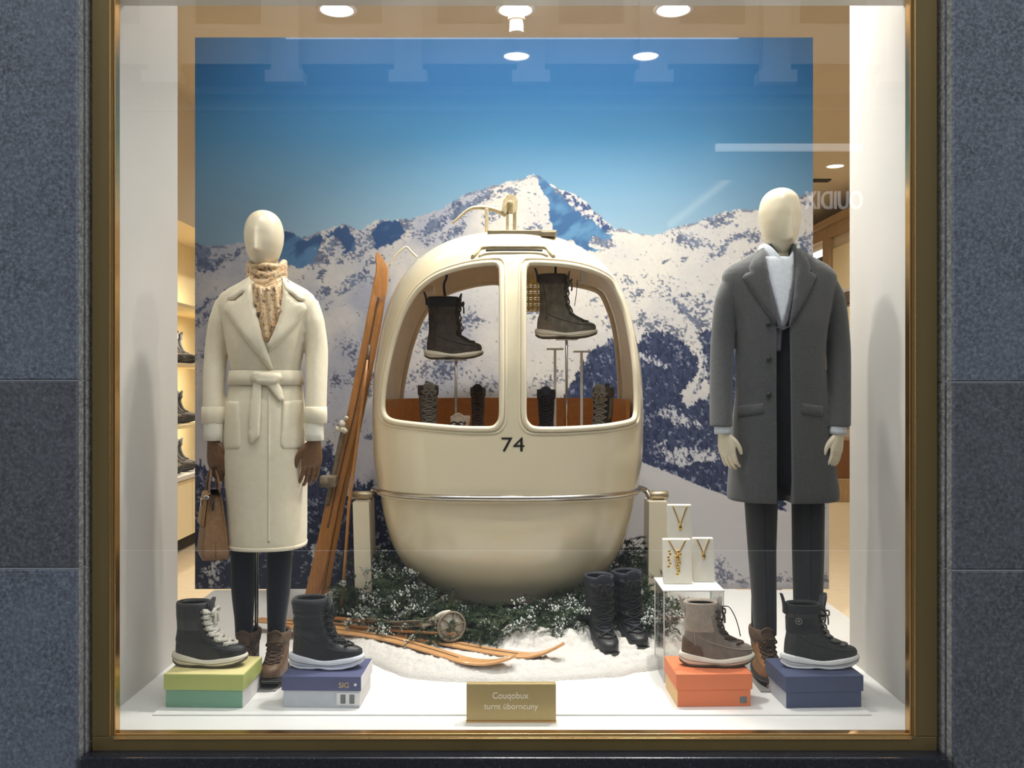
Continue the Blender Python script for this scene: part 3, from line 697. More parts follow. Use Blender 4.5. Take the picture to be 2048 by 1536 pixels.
# ------------------------------------------------------------------ ski-lift cabin
GD = 4.40; GX = PX(1016, GD)
prof = [(470, 3, ), (472, 46), (477, 80), (485, 110), (505, 152), (535, 190), (575, 218), (620, 237), (690, 254), (760, 263.5), (840, 266), (900, 264.5), (950, 259), (978, 256)]
prof2 = [(981, 250), (1005, 247), (1030, 242), (1080, 227), (1120, 203), (1150, 171), (1180, 114), (1194, 60), (1200, 3)]
def gprof(pr):
    z = [PZ(p[0], GD) for p in pr]; w = [p[1]/F*GD for p in pr]
    return hermite(z, w)
_up, _lo = gprof(prof), gprof(prof2); zsplit = PZ(979.5, GD)
def gw(z): return _up(z) if z >= zsplit else _lo(z)
WM = 266/F*GD
def gb(z): return .50*(gw(z)/WM)**.75*(1-.05*max(0, (z-1.2)/.6))
GN = 2.7
def gpt(t, z, grow=0.):
    w, b = gw(z)+grow, gb(z)+grow
    return (GX+w*spow(math.cos(t), 2/GN), GD+b*spow(math.sin(t), 2/GN), z)
def gfront(x, z, back=False):
    w, b = gw(z), gb(z); u = min(abs((x-GX)/w), .9995); q = b*(1-u**GN)**(1/GN)
    return GD+q if back else GD-q
def ghit(px, py, off=0.):
    d = GD-.45
    for _ in range(12):
        z = min(max(PZ(py, d), PZ(1199, GD)), PZ(471, GD)); d = .5*d+.5*gfront(PX(px, d), z)
    p = P(px, py, d); p.y -= off; return p
cab = thing('ski_lift_cabin', (GX, GD, 0), 'cream rounded ski-lift cabin with two big windows and the number 74', 'cabin')
segs = 112; rr = []
zt, zb = PZ(471, GD), PZ(1199.5, GD)
def zseq(pr, n):
    zs = [PZ(p[0], GD) for p in pr]; out = []
    for i in range(len(zs)-1): out += [zs[i]+(zs[i+1]-zs[i])*k/n for k in range(n)]
    return out+[zs[-1]]
for z in zseq(prof, 5)+zseq(prof2, 5): rr.append([gpt(2*PI*k/segs, z) for k in range(segs)])
shell = MB(); shell.rings(rr)
me = shell.mesh('shell', M['cream_paint'], ROOTLOC[cab.name])
bm = bmesh.new(); bm.from_mesh(me); bmesh.ops.recalc_face_normals(bm, faces=bm.faces); bm.to_mesh(me); bm.free()
WL = [(988, 526), (998, 531), (1003, 545), (1003.5, 600), (1003.5, 700), (1003.5, 790), (1003, 832), (997, 848), (985, 857), (960, 858), (920, 857), (870, 853), (820, 848), (788, 843), (772, 834), (766, 815), (768, 780), (774, 740), (784, 695), (796, 655), (811, 618), (828, 590), (848, 569), (875, 551), (910, 538), (950, 529)]
WR = [(1063, 526), (1100, 527), (1135, 530), (1170, 537), (1200, 548), (1222, 563), (1237, 590), (1250, 625), (1260, 668), (1267, 715), (1271, 760), (1272, 805), (1270, 832), (1262, 842), (1240, 848), (1200, 854), (1140, 858), (1090, 859), (1066, 857), (1054, 848), (1048, 832), (1047.5, 790), (1047.5, 700), (1047.5, 600), (1048, 545), (1053, 531)]
cut = MB(); outl = {}
for nm, W in (('l', WL), ('r', WR)):
    pts = [ghit(x, y) for x, y in W]; sp = smooth_path(pts, 4, True); outl[nm] = sp
    cut.rings([[(p.x, 3.7, p.z) for p in sp], [(p.x, 5.2, p.z) for p in sp]])
cme = cut.mesh('cutter'); bm = bmesh.new(); bm.from_mesh(cme); bmesh.ops.recalc_face_normals(bm, faces=bm.faces); bmesh.ops.translate(bm, vec=-Vector(ROOTLOC[cab.name]), verts=bm.verts); bm.to_mesh(cme); bm.free()
co = bpy.data.objects.new('cutter', cme); COL.objects.link(co)
me.materials.append(M['cream_in'])
out = evaluated(me, [('SOLIDIFY', dict(thickness=.035, offset=-1, material_offset=1, material_offset_rim=0)), ('BOOLEAN', dict(operation='DIFFERENCE', object=co, solver='EXACT'))])
bpy.data.objects.remove(co)
sharpen(out, 32)
so = bpy.data.objects.new('shell', out); COL.objects.link(so); so.parent = cab
for nm in 'lr':
    for back in (False, True):
        r_ = MB()
        if not back:
            path = [(p.x, gfront(p.x, p.z)-.002, p.z) for p in outl[nm]]; r_.tube(path, .0125, 10, closed=True)
            cx = sum(p.x for p in outl[nm])/len(outl[nm]); cz = sum(p.z for p in outl[nm])/len(outl[nm])
            p2 = []
            for p in outl[nm]:
                x = cx+(p.x-cx)*1.075; z = cz+(p.z-cz)*1.055; p2.append((x, gfront(x, z)+.001, z))
            r_.tube(p2, .006, 8, closed=True)
        else:
            path = [(p.x, gfront(p.x, p.z, True)-.02, p.z) for p in outl[nm]]; r_.tube(path, .018, 8, closed=True)
        r_.build('window_rim', M['cream_rim'] if not back else M['cream_in'], cab)
# seam band between the upper and lower shell
sb = MB(); sb.tube([gpt(2*PI*k/96, zsplit+.006, -.001) for k in range(96)], .005, 6, closed=True); sb.build('seam_band', M['cream_rim'], cab)
# roof vent: raised hood with a dark slot
def roof(px, py, off=0.): return ghit(px, py, off)
v = MB()
o1 = [(945, 514), (965, 494), (1090, 494), (1108, 514)]; i1 = [(955, 511), (969, 499), (1086, 499), (1098, 511)]
pa = [roof(x, y, .002) for x, y in [(945, 514), (955, 504), (965, 495), (1000, 494), (1027, 494), (1060, 494), (1090, 495), (1099, 504), (1108, 514)]]
v.tube(smooth_path(pa, 3), .009, 8); v.build('vent_hood', M['cream_metal'], cab)
v = MB(); v.tube(smooth_path([roof(x, y, .001) for x, y in [(972, 501), (1000, 500), (1027, 500), (1060, 500), (1085, 501)]], 3), .005, 6); v.build('vent_slot', M['dark'], cab)
v = MB(); v.tube(smooth_path([roof(x, y, .002) for x, y in [(958, 512), (976, 506), (1027, 505), (1080, 506), (1096, 512)]], 3), .005, 8); v.build('vent_lip', M['cream_rim'], cab)
# number
text_on('74', (903-873)/F*3.9, (1049-1003)/F*3.9, (PX(1026, 3.9), PZ(903, 3.9)), 0, M['ink'], 'number', cab, .001, lambda x, z: gfront(x, z)-.001)
# wooden inside: back panel, shelf
w = MB(); R = []
for z in (.80, 1.045):
    R.append([(GX+(gw(z)-.05)*spow(math.cos(t), 2/GN), GD+(gb(z)-.05)*spow(math.sin(t), 2/GN), z) for t in [PI*k/48 for k in range(49)]]+[(GX+(gw(z)-.07)*spow(math.cos(t), 2/GN), GD+(gb(z)-.07)*spow(math.sin(t), 2/GN), z) for t in [PI*(48-k)/48 for k in range(49)]])
w.rings(R, smooth=False); w.build('wooden_back_panel', M['cabin_wood'], cab)
SH = .83
w = MB(); w.rings([[gpt(2*PI*k/64, z, -.045)[:2]+(z,) for k in range(64)] for z in (SH-.025, SH)], smooth=False); w.build('wooden_shelf', M['cabin_wood'], cab)
# golden lattice panel behind the right window
l = MB(); xa, xb, za, zb_ = PX(1040, 4.72), PX(1092, 4.72), PZ(622, 4.72), PZ(560, 4.72)
for i in range(7): x = xa+(xb-xa)*i/6; l.cyl((x, 4.72, za), (x, 4.72, zb_+.05), .005, 8)
for i in range(6): z = za+(zb_-za)*i/5; l.cyl((xa, 4.72, z), (xb, 4.72, z), .004, 8)
for i in range(6):
    for j in range(5): l.ball((xa+(xb-xa)*(i+.5)/6, 4.715, za+(zb_-za)*(j+.5)/5), .0105, 8, 5)
tag(l.build('beaded_screen', mat('gold_beads', srgb(246, 224, 146), .3, .1, .1, 200), cab))
# ceiling fittings inside
l = MB(); l.box(PX(815, 4.5), PX(868, 4.5), 4.47, 4.60, PZ(585, 4.5), PZ(572, 4.5), .004); l.build('inner_ledge', M['cream_in'], cab)
l = MB(); l.box(PX(1161, 4.3), PX(1172, 4.3), 4.28, 4.31, PZ(565, 4.3), PZ(535, 4.3), .003); l.build('inner_bracket', M['trimwhite'], cab)
l = MB(); l.tube(smooth_path([P(1155, 560, 4.3), P(1153, 585, 4.3), P(1149, 612, 4.3)], 4), .0018, 5); l.build('pull_cord', M['dark_metal'], cab)
# hanger on the roof
rz_ = PZ(470, 4.3)
h = MB(); h.box(PX(976, 4.25), PX(1112, 4.25), 4.16, 4.50, PZ(476, 4.25), PZ(466, 4.25), .004); h.box(PX(1080, 4.25), PX(1110, 4.25), 4.14, 4.30, PZ(480, 4.25), PZ(470, 4.25), .004); h.build('roof_plate', M['aged_steel'], cab)
h = MB(); h.box(PX(970, 4.3), PX(977, 4.3), 4.28, 4.32, rz_-.02, PZ(418, 4.3), .003); h.build('hanger_post', M['cream_metal'], cab)
h = MB(); h.box(PX(1012, 4.3), PX(1018, 4.3), 4.28, 4.32, rz_-.01, PZ(425, 4.3), .003); h.build('hanger_post', M['cream_metal'], cab)
h = MB(); h.box(PX(1026, 4.3), PX(1033, 4.3), 4.30, 4.34, rz_-.01, PZ(420, 4.3), .003); h.build('hanger_post', M['cream_metal'], cab)
h = MB(); pth = smooth_path([P(905, 447, 4.3), P(922, 431, 4.3), P(938, 419, 4.3), P(952, 415, 4.3), P(975, 416, 4.3), P(995, 421, 4.3), P(1012, 429, 4.3)], 5)
h.tube(pth, [.005+.009*i/(len(pth)-1) for i in range(len(pth))], 8); h.build('hanger_arm', M['cream_metal'], cab)
h = MB(); h.cyl(P(1020, 407, 4.255), P(1020, 407, 4.345), .014, 16)
h.rings([[P(x, y, d) for x, y in [(1003, 420), (1006, 402), (1014, 390), (1026, 388), (1035, 398), (1035, 420), (1026, 428), (1010, 428)]] for d in (4.28, 4.32)], smooth=False); h.build('cable_grip', M['cream_metal'], cab)
h = MB(); h.tube(smooth_path([P(779, 532, 4.4), P(790, 512, 4.4), P(808, 496, 4.4), P(815, 495, 4.4), P(822, 503, 4.4), P(834, 514, 4.4)], 4), .005, 8); h.build('roof_handle', M['cream_rim'], cab)
# bumper rail and the posts that carry it
RZ = .637
def rail_pt(t): return (GX+(.615)*spow(math.cos(t), 2/2.5), GD-.50*spow(math.sin(t), 2/2.5), RZ)
pth = [P(1303, 1003, 4.28), P(1297, 989, 4.29), P(1290, 980, 4.30)]+[Vector(rail_pt(PI*(.06+.88*k/60))) for k in range(61)]+[P(748, 978, 4.30), P(742, 988, 4.29), P(737, 1001, 4.28)]
r_ = MB(); r_.tube(smooth_path(pth, 2), .0135, 12); r_.build('bumper_rail', M['steel'], cab)
for s, (xa, xb, xc, xd) in (('l', (704, 739, 712, 746)), ('r', (1297, 1337, 1296, 1334))):
    p_ = MB(); d0, d1 = 4.20, 4.36
    zt_, zl = PZ(1004, d0), 0.0
    bx0, bx1 = PX(xc, d0), PX(xd, d0); tx0, tx1 = PX(xa, d0), PX(xb, d0)
    R = [[(x0, d0, z), (x1, d0, z), (x1, d1, z), (x0, d1, z)] for x0, x1, z in ((bx0, bx1, zl), (tx0+.003, tx1-.003, zt_-.003), (tx0+.005, tx1-.005, zt_))]
    p_.rings(R, smooth=False); p_.build('support_post', M['cream_rim'], cab)
    c = MB(); y = 4.28; z = zt_+.021; x0, x1 = (PX(703, y), PX(746, y)) if s == 'l' else (PX(1300, y), PX(1336, y))
    c.cyl((x0, y, z), (x1, y, z), .020, 20); c.build('rail_clamp', M['aged_steel'], cab)
# foot of the cabin hidden in the greenery
ft = MB(); ft.cyl((GX, GD, 0), (GX, GD, zb+.03), .16, 24); ft.build('foot', M['dark_metal'], cab)

# ------------------------------------------------------------------ boots
def boot(name, label, cat, group, loc, rz, L=.27, H=.27, style=None, detail=True):
    st = dict(upper='black_leather', shaft='black_nylon', collar='black_leather', sole='sole_white', tread='tread_dark', lace='lace_black', tongue='black_nylon',
              toe=None, heel=None, tab=0., tabfront=0., puff=.0040, lw=.62, collarh=.046, thick=.034, nlace=7, lacer=.0032, quilt=0., shaftL=.46, width=.047, laceside=True, flare=0., mid=None)
    st.update(style or {})
    t = thing(name, loc, label, cat, group, rz); x0 = -L/2
    hx = hermite([.02, .05, .09, .13, .2, H+.05], [.012*L, .0, .010*L, .035*L, .03*L, .02*L-st['flare']])
    tx = hermite([.02, .036, .052, .066, .080, .097, .115, .14, .18, H+.05], [L*.985, L*.995, L*.975, L*.90, L*.78, L*.66, L*.585, L*(st['shaftL']+.075), L*(st['shaftL']+.035), L*(st['shaftL']+.03)+st['flare']])
    hw = hermite([.02, .05, .08, .12, .2, H+.05], [st['width']*.98, st['width'], st['width']*.93, st['width']*.86, st['width']*.92, st['width']*1.02])
    def bend(x): return .017*max(0, (x/L-.56)/.44)**2
    def pt(z, th, off=0.):
        a, b = hx(z), tx(z); c = (a+b)/2; r = (b-a)/2; w = hw(z); cs, sn = math.cos(th), math.sin(th)
        k = .86+.14*cs if z < .1 else 1-(.14-.14*cs)*max(0, 1-(z-.1)/.05)
        q = 0.
        xx = c+(r+off)*spow(cs, 2/2.25)
        if st['quilt'] and z > .12: q = st['quilt']*abs(math.sin((z-.12)*PI/.032))
        nn = 2.25
        return (x0+c+(r+off+q)*spow(cs, 2/nn), (w+off+q)*k*spow(sn, 2/nn), z+bend(xx)*max(0, min(1, (.15-z)/.06)))
    S = 44
    zs = [.022+(.11-.022)*i/14 for i in range(15)]+[.11+(H-.11)*i/22 for i in range(1, 23)]
    R = [[pt(z, 2*PI*k/S) for k in range(S)] for z in zs]
    u = MB(); top = H; R += [[pt(top+.002, 2*PI*k/S, -.004) for k in range(S)], [pt(top-.004, 2*PI*k/S, -.009) for k in range(S)]]
    u.rings(R, True, False); 
    u.build('upper', M[st['upper']], t, local=True)
    ins = MB(); ins.rings([[pt(top-.003, 2*PI*k/S, -.0085) for k in range(S)], [pt(top-.07, 2*PI*k/S, -.012) for k in range(S)]], False, True); ins.build('lining', M['inside'], t, local=True)
    def panel(nm, m, za, zb, ta, tb, off=.0022, nz=10, nt=20, zf=None):
        b = MB(); A = []; B = []
        for i in range(nz+1):
            r1 = []; r2 = []
            for j in range(nt+1):
                th = ta+(tb-ta)*j/nt; lo, hi = (za, zb) if zf is None else zf(th)
                z = lo+(hi-lo)*i/nz; e = 1 if (0 < i < nz and 0 < j < nt) else .25
                r1.append(pt(z, th, off*e)); r2.append(pt(z, th, -.001))
            A.append(r1); B.append(r2)
        b.rings(A, False, False, closed=False); return b.build(nm, m, t, local=True)
    if st['shaft'] != st['upper']:
        panel('shaft_panel', M[st['shaft']], .125, H-.045, .95, 2*PI-.95, .002, 44 if st['quilt'] else 10)
    if st['mid']: panel('ankle_panel', M[st['mid']], .085, .135, .9, 2*PI-.9, .0028)
    if st['toe']: panel('toe_cap', M[st['toe']], .024, .082, -1.25, 1.25, .0025)
    if st['heel']: panel('heel_counter', M[st['heel']], .024, .1, PI-1.15, PI+1.15, .003, zf=lambda th: (.024, .070+.035*math.cos((th-PI)*1.3)))
    # eyestays, seams
    for s in (-1, 1):
        a_, b_ = st['lw']-.02, st['lw']+.42
        panel('eyestay', M[st['upper']], .085, H-st['collarh']*.9, s*a_ if s > 0 else -b_, s*b_ if s > 0 else -a_, .0032, 14, 5)
        e = MB(); e.tube([pt(.045+(H-st['collarh']-.045)*i/20, s*(2.35-.25*math.sin(i/20*PI)), .0012) for i in range(21)], .0014, 5); e.build('seam', M[st['collar']], t, local=True)
        e = MB(); e.tube([pt(.046+.070*(i/20)**1.6, s*(.25+1.75*i/20), .0016) for i in range(21)], .0016, 5); e.build('vamp_seam', M[st['collar']], t, local=True)
    # padded collar
    c = MB(); cr = []
    for z, off in ((H-st['collarh'], .0005), (H-st['collarh']+.004, st['puff']*.8), (H-st['collarh']*.65, st['puff']), (H-.014, st['puff']), (H-.003, st['puff']*.7), (H+.002, 0), (H+.001, -.006), (H-.006, -.010)):
        cr.append([pt(z, 2*PI*k/S, off) for k in range(S)])
    c.rings(cr, False, False); c.build('collar', M[st['collar']], t, local=True)
    # tongue
    g = MB(); A = []
    for i in range(16):
        z = .085+(H+.018+st['tabfront']-.085)*i/15; hh = min(z, H)
        A.append([pt(hh, -.42+.84*j/8, .0045+(.010 if z > H-.05 else 0)) for j in range(9)])
        if z > H: A[-1] = [(p[0]+(z-H)*.2, p[1], z-(.004*(j-4)**2/4)) for j, p in enumerate(A[-1])]
    full = [a+[(q[0]-.007, q[1], q[2]) for q in reversed(a)] for a in A]
    g.rings(full); g.build('tongue', M[st['tongue']], t, local=True)
    if st['tab']:
        g = MB(); b0 = pt(H-.03, PI, .006); A = []
        for i in range(9):
            k = i/8; z = H-.035+k*(.035+st['tab']); xx = b0[0]-.012*k*k-.002; wd = .020*(1-.55*k)
            A.append([(xx, -wd, z), (xx-.004, 0, z+.002), (xx, wd, z), (xx+.006, wd, z), (xx+.006, -wd, z)])
        g.rings(A); g.build('pull_tab', M[st['collar']], t, local=True)
    # sole
    th_ = st['thick']
    def foot(k, off):
        p = pt(.03, 2*PI*k/64, off); cs = math.cos(2*PI*k/64); return p[0]-(.007*max(0, -cs)**3 if off > 0 else 0), p[1]
    def zb_(x): u_ = (x-x0)/L; return bend(x-x0)+.004*max(0, (u_-.8)/.2)**2+.007*max(0, (.10-u_)/.10)**2+.004*math.exp(-((u_-.40)/.10)**2)
    def zt(x): u_ = (x-x0)/L; return th_+.004+.012*max(0, 1-u_/.42)**1.3-.007*math.exp(-((u_-.48)/.20)**2)+bend(x-x0)*.8-.004*max(0, (u_-.7)/.3)
    so = MB(); R = []
    for off, f in ((-.010, 0), (.002, .0), (.0075, .25), (.008, .6), (.006, .85), (.0035, 1.0), (-.006, 1.02)):
        r_ = []
        for k in range(64):
            x, y = foot(k, off); lo, hi = zb_(x)+.006, zt(x); gz = lo+(hi-lo)*f
            r_.append((x, y, gz))
        R.append(r_)
    so.rings(R); so_ = so.build('sole', M[st['sole']], t, local=True)
    gr = MB(); gr.tube([(foot(k, .0077)[0], foot(k, .0077)[1], zb_(foot(k, .0077)[0])+(zt(foot(k, .0077)[0])-zb_(foot(k, .0077)[0]))*.52) for k in range(64)], .0012, 5, closed=True); gr.build('sole_line', M['lace_grey'], so_, local=True)
    tr = MB(); R = []
    for off, dz in ((-.012, 0.), (.002, 0.), (.006, .003), (.0065, .0075)): R.append([(foot(k, off)[0], foot(k, off)[1], zb_(foot(k, off)[0])+dz+(.0015 if (k//2) % 2 and dz < .002 else 0)) for k in range(64)])
    tr.rings(R); tr.build('tread', M[st['tread']], t, local=True)
    if detail:
        n = st['nlace']; za, zc = .078, H-.028; zz = [za+(zc-za)*i/(n-1) for i in range(n)]
        la = MB()
        def wd(z): return st['lw'] if z > .12 else st['lw']*(.8+.2*(z-.078)/.042)
        for i in range(n):
            r_ = wd(zz[i]); path = [pt(zz[i]+.004*math.cos(PI*q/8*2), -r_+2*r_*q/8, .0085) for q in range(9)]; la.tube(path, st['lacer'], 6)
            if i < n-1:
                for s in (-1, 1):
                    r2 = wd(zz[i+1]); path = [pt(zz[i]+(zz[i+1]-zz[i])*q/8, s*(-r_+(r_+r2)*q/8), .011) for q in range(9)]; la.tube(path, st['lacer'], 6)
        la.build('laces', M[st['lace']], t, local=True)
        for i in range(n):
            for s in (-1, 1):
                e = MB(); p = pt(zz[i], s*(wd(zz[i])+.06), .003); q = pt(zz[i], s*(wd(zz[i])+.06), .0075); e.cyl(p, q, .0042, 10); e.build('eyelet', M['dark_metal'] if st['lace'] != 'lace_white' else M['aged_steel'], t, local=True)
        bo = MB(); p = pt(H-.028, 0, .012)
        for s in (-1, 1):
            loop = [(p[0]+.004, p[1]+s*.002, p[2]), (p[0]+.012, p[1]+s*.018, p[2]+.006), (p[0]+.010, p[1]+s*.030, p[2]-.006), (p[0]+.006, p[1]+s*.016, p[2]-.012), (p[0]+.004, p[1], p[2]-.002)]
            bo.tube(smooth_path(loop, 4), st['lacer'], 6)
            bo.tube(smooth_path([(p[0]+.004, p[1], p[2]), (p[0]+.012, p[1]+s*.012, p[2]-.02), (p[0]+.012, p[1]+s*.016, p[2]-.045)], 4), st['lacer']*.9, 6)
        bo.build('bow', M[st['lace']], t, local=True)
    t['_pt'] = 0
    del t['_pt']
    return t, pt
# ------------------------------------------------------------------ shoe boxes and the boots standing on them
def shoebox(name, label, px0, px1, py_top, py_mid, py_bot, d, depth, lid, base, rz, lidtop=None, side=None, lidside=None):
    z = 0.; x0, x1 = PX(px0, d), PX(px1, d); xc = (x0+x1)/2; W = (x1-x0); HH = PZ(py_top, d); LZ = PZ(py_mid, d)
    t = thing(name, (xc, d, 0), label, 'shoe box', 'shoe boxes under the boots', rz)
    b = MB(); b.box(-W/2+.006, W/2-.006, .004, depth-.004, 0, HH-.006, .002); ba = b.build('box_base', M[base], t, local=True)
    l = MB(); l.box(-W/2, W/2, 0, depth, LZ, HH, .0025); li = l.build('lid', M[lid], t, local=True)
    if lidtop:
        l = MB(); l.box(-W/2+.002, W/2-.002, .002, depth-.002, HH-.0005, HH+.0008); l.build('lid_top', M[lidtop], li, local=True)
    sx = 1 if xc < 0 else -1
    if side:
        s_ = MB(); q = sx*(W/2-.006); s_.box(min(q, q+sx*.0012), max(q, q+sx*.0012), .006, depth-.006, .001, LZ-.001); s_.build('end_panel', M[side], ba, local=True)
    if lidside:
        s_ = MB(); q = sx*W/2; s_.box(min(q, q+sx*.0012), max(q, q+sx*.0012), .002, depth-.002, LZ+.001, HH-.002); s_.build('lid_end', M[lidside], li, local=True)
    return t, W, HH, LZ, depth, ba, li
tb1, W1, H1, L1, D1, _, _ = shoebox('shoe_box', 'lime green lidded shoe box with a teal base under the white-laced boot', 326, 488, 1349, 1381, 1416, 3.20, .215, 'lime', 'teal', -.03, 'limetop', 'whitecard')
tb2, W2, H2, L2, D2, ba2, li2 = shoebox('shoe_box', 'navy lidded shoe box with a pale grey base, left of the snow', 562, 722, 1353, 1382, 1416, 3.20, .215, 'navycard', 'greycard', -.03, None, 'whitecard', 'whitecard')
tb3, W3, H3, L3, D3, ba3, _ = shoebox('shoe_box', 'plain orange shoe box with a small square mark under the taupe boot', 1352, 1506, 1348, 1380, 1415, 3.21, .215, 'orange', 'orange', .03, None, 'orangeside')
tb4, W4, H4, L4, D4, _, _ = shoebox('shoe_box', 'all blue shoe box against the right display wall', 1569, 1729, 1352, 1384, 1417, 3.20, .215, 'navybox', 'navybox', .05, None, 'greycard')
# printed marks
def local_text(txt, h, w, x, z, y, m, name, par):
    vs, fs = text_mb(txt, h, .0006); x0 = min(v.x for v in vs); x1 = max(v.x for v in vs); k = w/(x1-x0)
    b = MB(); b.add([(x+(v.x-(x0+x1)/2)*k, y-v.z, z+v.y) for v in vs], fs, False); b.build(name, m, par, local=True)
sc_ = 3.2/F
local_text('SIG', 11*sc_, 20*sc_, (688-642)*sc_, H2-22*sc_, -.0008, M['goldprint'], 'lettering', li2)
b = MB(); b.cyl(((711-642)*sc_, -.0012, H2-16*sc_), ((711-642)*sc_, .001, H2-16*sc_), 3*sc_, 16); b.build('emblem', M['whitecard'], li2, local=True)
b = MB(); b.box((673-642)*sc_, (719-642)*sc_, .0025, .0045, (1416-1410)*sc_, (1416-1386)*sc_); b.build('label', M['whitecard'], ba2, local=True)
b = MB(); b.box((681-642)*sc_, (691-642)*sc_, .0018, .0035, (1416-1407)*sc_, (1416-1389)*sc_, .002); b.box((699-642)*sc_, (709-642)*sc_, .0018, .0035, (1416-1407)*sc_, (1416-1389)*sc_, .002); b.build('label_print', M['slatecard'], ba2, local=True)
b = MB(); b.box((1481-1429)*sc_, (1495-1429)*sc_, .0022, .005, (1415-1408)*sc_, (1415-1395)*sc_, .0015); b.build('square_mark', M['slatecard'], ba3, local=True)

BG = 'boots standing on shoe boxes'
def on_box(tb, HH, dx, dy): return (tb.location.x+dx, tb.location.y+dy, HH+.0008)
k33 = 3.30/F
boot1, _ = boot('winter_boot', 'charcoal ankle boot with thick speckled white laces on the lime box', 'boot', BG, on_box(tb1, H1, PX(421, 3.3)-tb1.location.x, .105), -.04, .255, .226,
     dict(upper='char_leather', shaft='shaft_grey', collar='char_leather', lace='lace_white', tongue='black_nylon', sole='sole_cream', tread='tread', mid='black_leather', toe='black_leather', lacer=.0066, nlace=7, shaftL=.45, thick=.032, lw=.82, collarh=.066, puff=.003))
boot2, _ = boot('winter_boot', 'black quilted boot with a white sole on the navy and grey box', 'boot', BG, on_box(tb2, H2, PX(655, 3.3)-tb2.location.x, .105), -.02, .252, .248,
     dict(upper='black_leather', shaft='black_nylon', collar='black_nylon', lace='lace_black', sole='sole_blue', tread='sole_blue', quilt=.0042, shaftL=.46, thick=.036, puff=.006, collarh=.042))
boot3, pt3 = boot('winter_boot', 'taupe suede boot with dark laces hanging loose on the orange box', 'boot', BG, on_box(tb3, H3, PX(1437, 3.3)-tb3.location.x, .105), .0, .252, .226,
     dict(upper='taupe', shaft='taupe_light', collar='taupe_light', lace='lace_brown', tongue='taupe', sole='sole_cream', tread='tread', heel='brown_suede', tab=.022, shaftL=.46, thick=.032, nlace=6, puff=.001, lw=.7))
boot4, pt4 = boot('winter_boot', 'charcoal high boot with a round badge and raised tabs on the blue box', 'boot', BG, on_box(tb4, H4, PX(1642, 3.3)-tb4.location.x, .105), .0, .262, .226,
     dict(upper='char_leather', shaft='black_nylon', collar='black_nylon', lace='lace_grey', sole='sole_white', tread='sole_white', tab=.035, tabfront=.02, shaftL=.46, thick=.034, puff=.001, lw=.74, collarh=.03))
b = MB(); p0 = Vector(pt4(.172, -2.0, .002)); nrm = Vector((-.25, -1, 0)).normalized()
e1 = Vector((nrm.y*-1, nrm.x, 0)).normalized(); ring = [p0+nrm*.003+e1*(.0105*math.cos(2*PI*k/24))+Vector((0, 0, .0105*math.sin(2*PI*k/24))) for k in range(24)]
b.tube(ring, .0022, 6, closed=True); b.cyl(p0, p0+nrm*.0035, .0052, 14); b.build('badge', M['lace_grey'], boot4, local=True)
b = MB(); b.tube(smooth_path([pt3(.208, -.1, .012), (.035, -.02, .212), (.055, -.028, .18), (.068, -.03, .14), (.074, -.032, .11)], 5), .0018, 6); b.build('loose_lace', M['lace_black'], boot3, local=True)

# the pair on the snow
PG = 'pair of black boots on the snow'
SNOWB = dict(upper='black_leather', shaft='navy_boot', collar='navy_boot', lace='lace_black', tongue='navy_boot', sole='tread_dark', tread='tread_dark', quilt=.003, shaftL=.47, thick=.020, width=.056, lw=.75)
for px, py, d, rz, lab in ((1218, 1318, 3.70, -PI/2+.16, 'black lace-up boot of the pair on the snow, nearer the cabin'), (1276, 1303, 3.78, -PI/2+.18, 'black lace-up boot of the pair on the snow, nearer the clear riser')):
    boot('black_boot', lab, 'boot', PG, (PX(px-12, d+.06), d+.07, .028), rz, .27, .30, SNOWB)

# boots shown inside the cabin
IG = 'boots displayed inside the cabin'
def stand(px, py, d, label):
    x = PX(px, d); zt_ = PZ(py, d); t = thing('boot_stand', (x, d, SH), label, 'stand', 'boot stands inside the cabin')
    b = MB(); b.cyl((x, d, SH), (x, d, SH+.008), .05, 28); b.build('base', M['chrome'], t)
    b = MB(); b.cyl((x, d, SH+.008), (x, d, zt_-.006), .0065, 12); b.build('rod', M['chrome'], t)
    b = MB(); b.box(x-.05, x+.05, d-.03, d+.03, zt_-.006, zt_-.001, .002); b.build('plate', M['acrylic_white'], t)
    return x, zt_
x, z = stand(912, 719, 4.25, 'steel rod holding up the dark brown boot in the left cabin window')
boot('winter_boot', 'dark brown pull-on boot raised in the left cabin window', 'boot', IG, (PX(909, 4.25), 4.25, z), 0, .255, .285, dict(upper='dark_brown', shaft='dark_brown', collar='black_nylon', tongue='dark_brown', lace='lace_brown', sole='sole_cream', tread='tread', tab=.025, shaftL=.54, thick=.028, nlace=5, width=.045))
hk = MB(); hk.tube(smooth_path([P(890, 592, 4.22), P(888, 570, 4.22), P(893, 555, 4.22), P(893, 543, 4.22), P(889, 538, 4.22)], 5), .0055, 8)
single(hk, 'hanging_hook', M['black'], P(890, 592, 4.22), 'black curved hook hanging into the top of the dark brown boot', 'hook')
x, z = stand(1133, 678, 4.25, 'steel rod holding up the grey boot in the right cabin window')
boot('winter_boot', 'olive grey lace-up boot raised in the right cabin window', 'boot', IG, (PX(1134, 4.25), 4.25, z), 0, .27, .295, dict(upper='grey_boot', shaft='grey_boot', collar='dark_brown', tongue='grey_boot', lace='lace_grey', sole='sole_cream', tread='tread', tab=.03, heel='taupe', shaftL=.46, thick=.030, nlace=6, width=.045))
hk = MB(); hk.cyl(P(1111, 530, 4.25), P(1111, 568, 4.25), .0055, 10); single(hk, 'hanging_rod', M['black'], P(1111, 568, 4.25), 'straight black rod reaching down to the raised grey boot', 'rod')
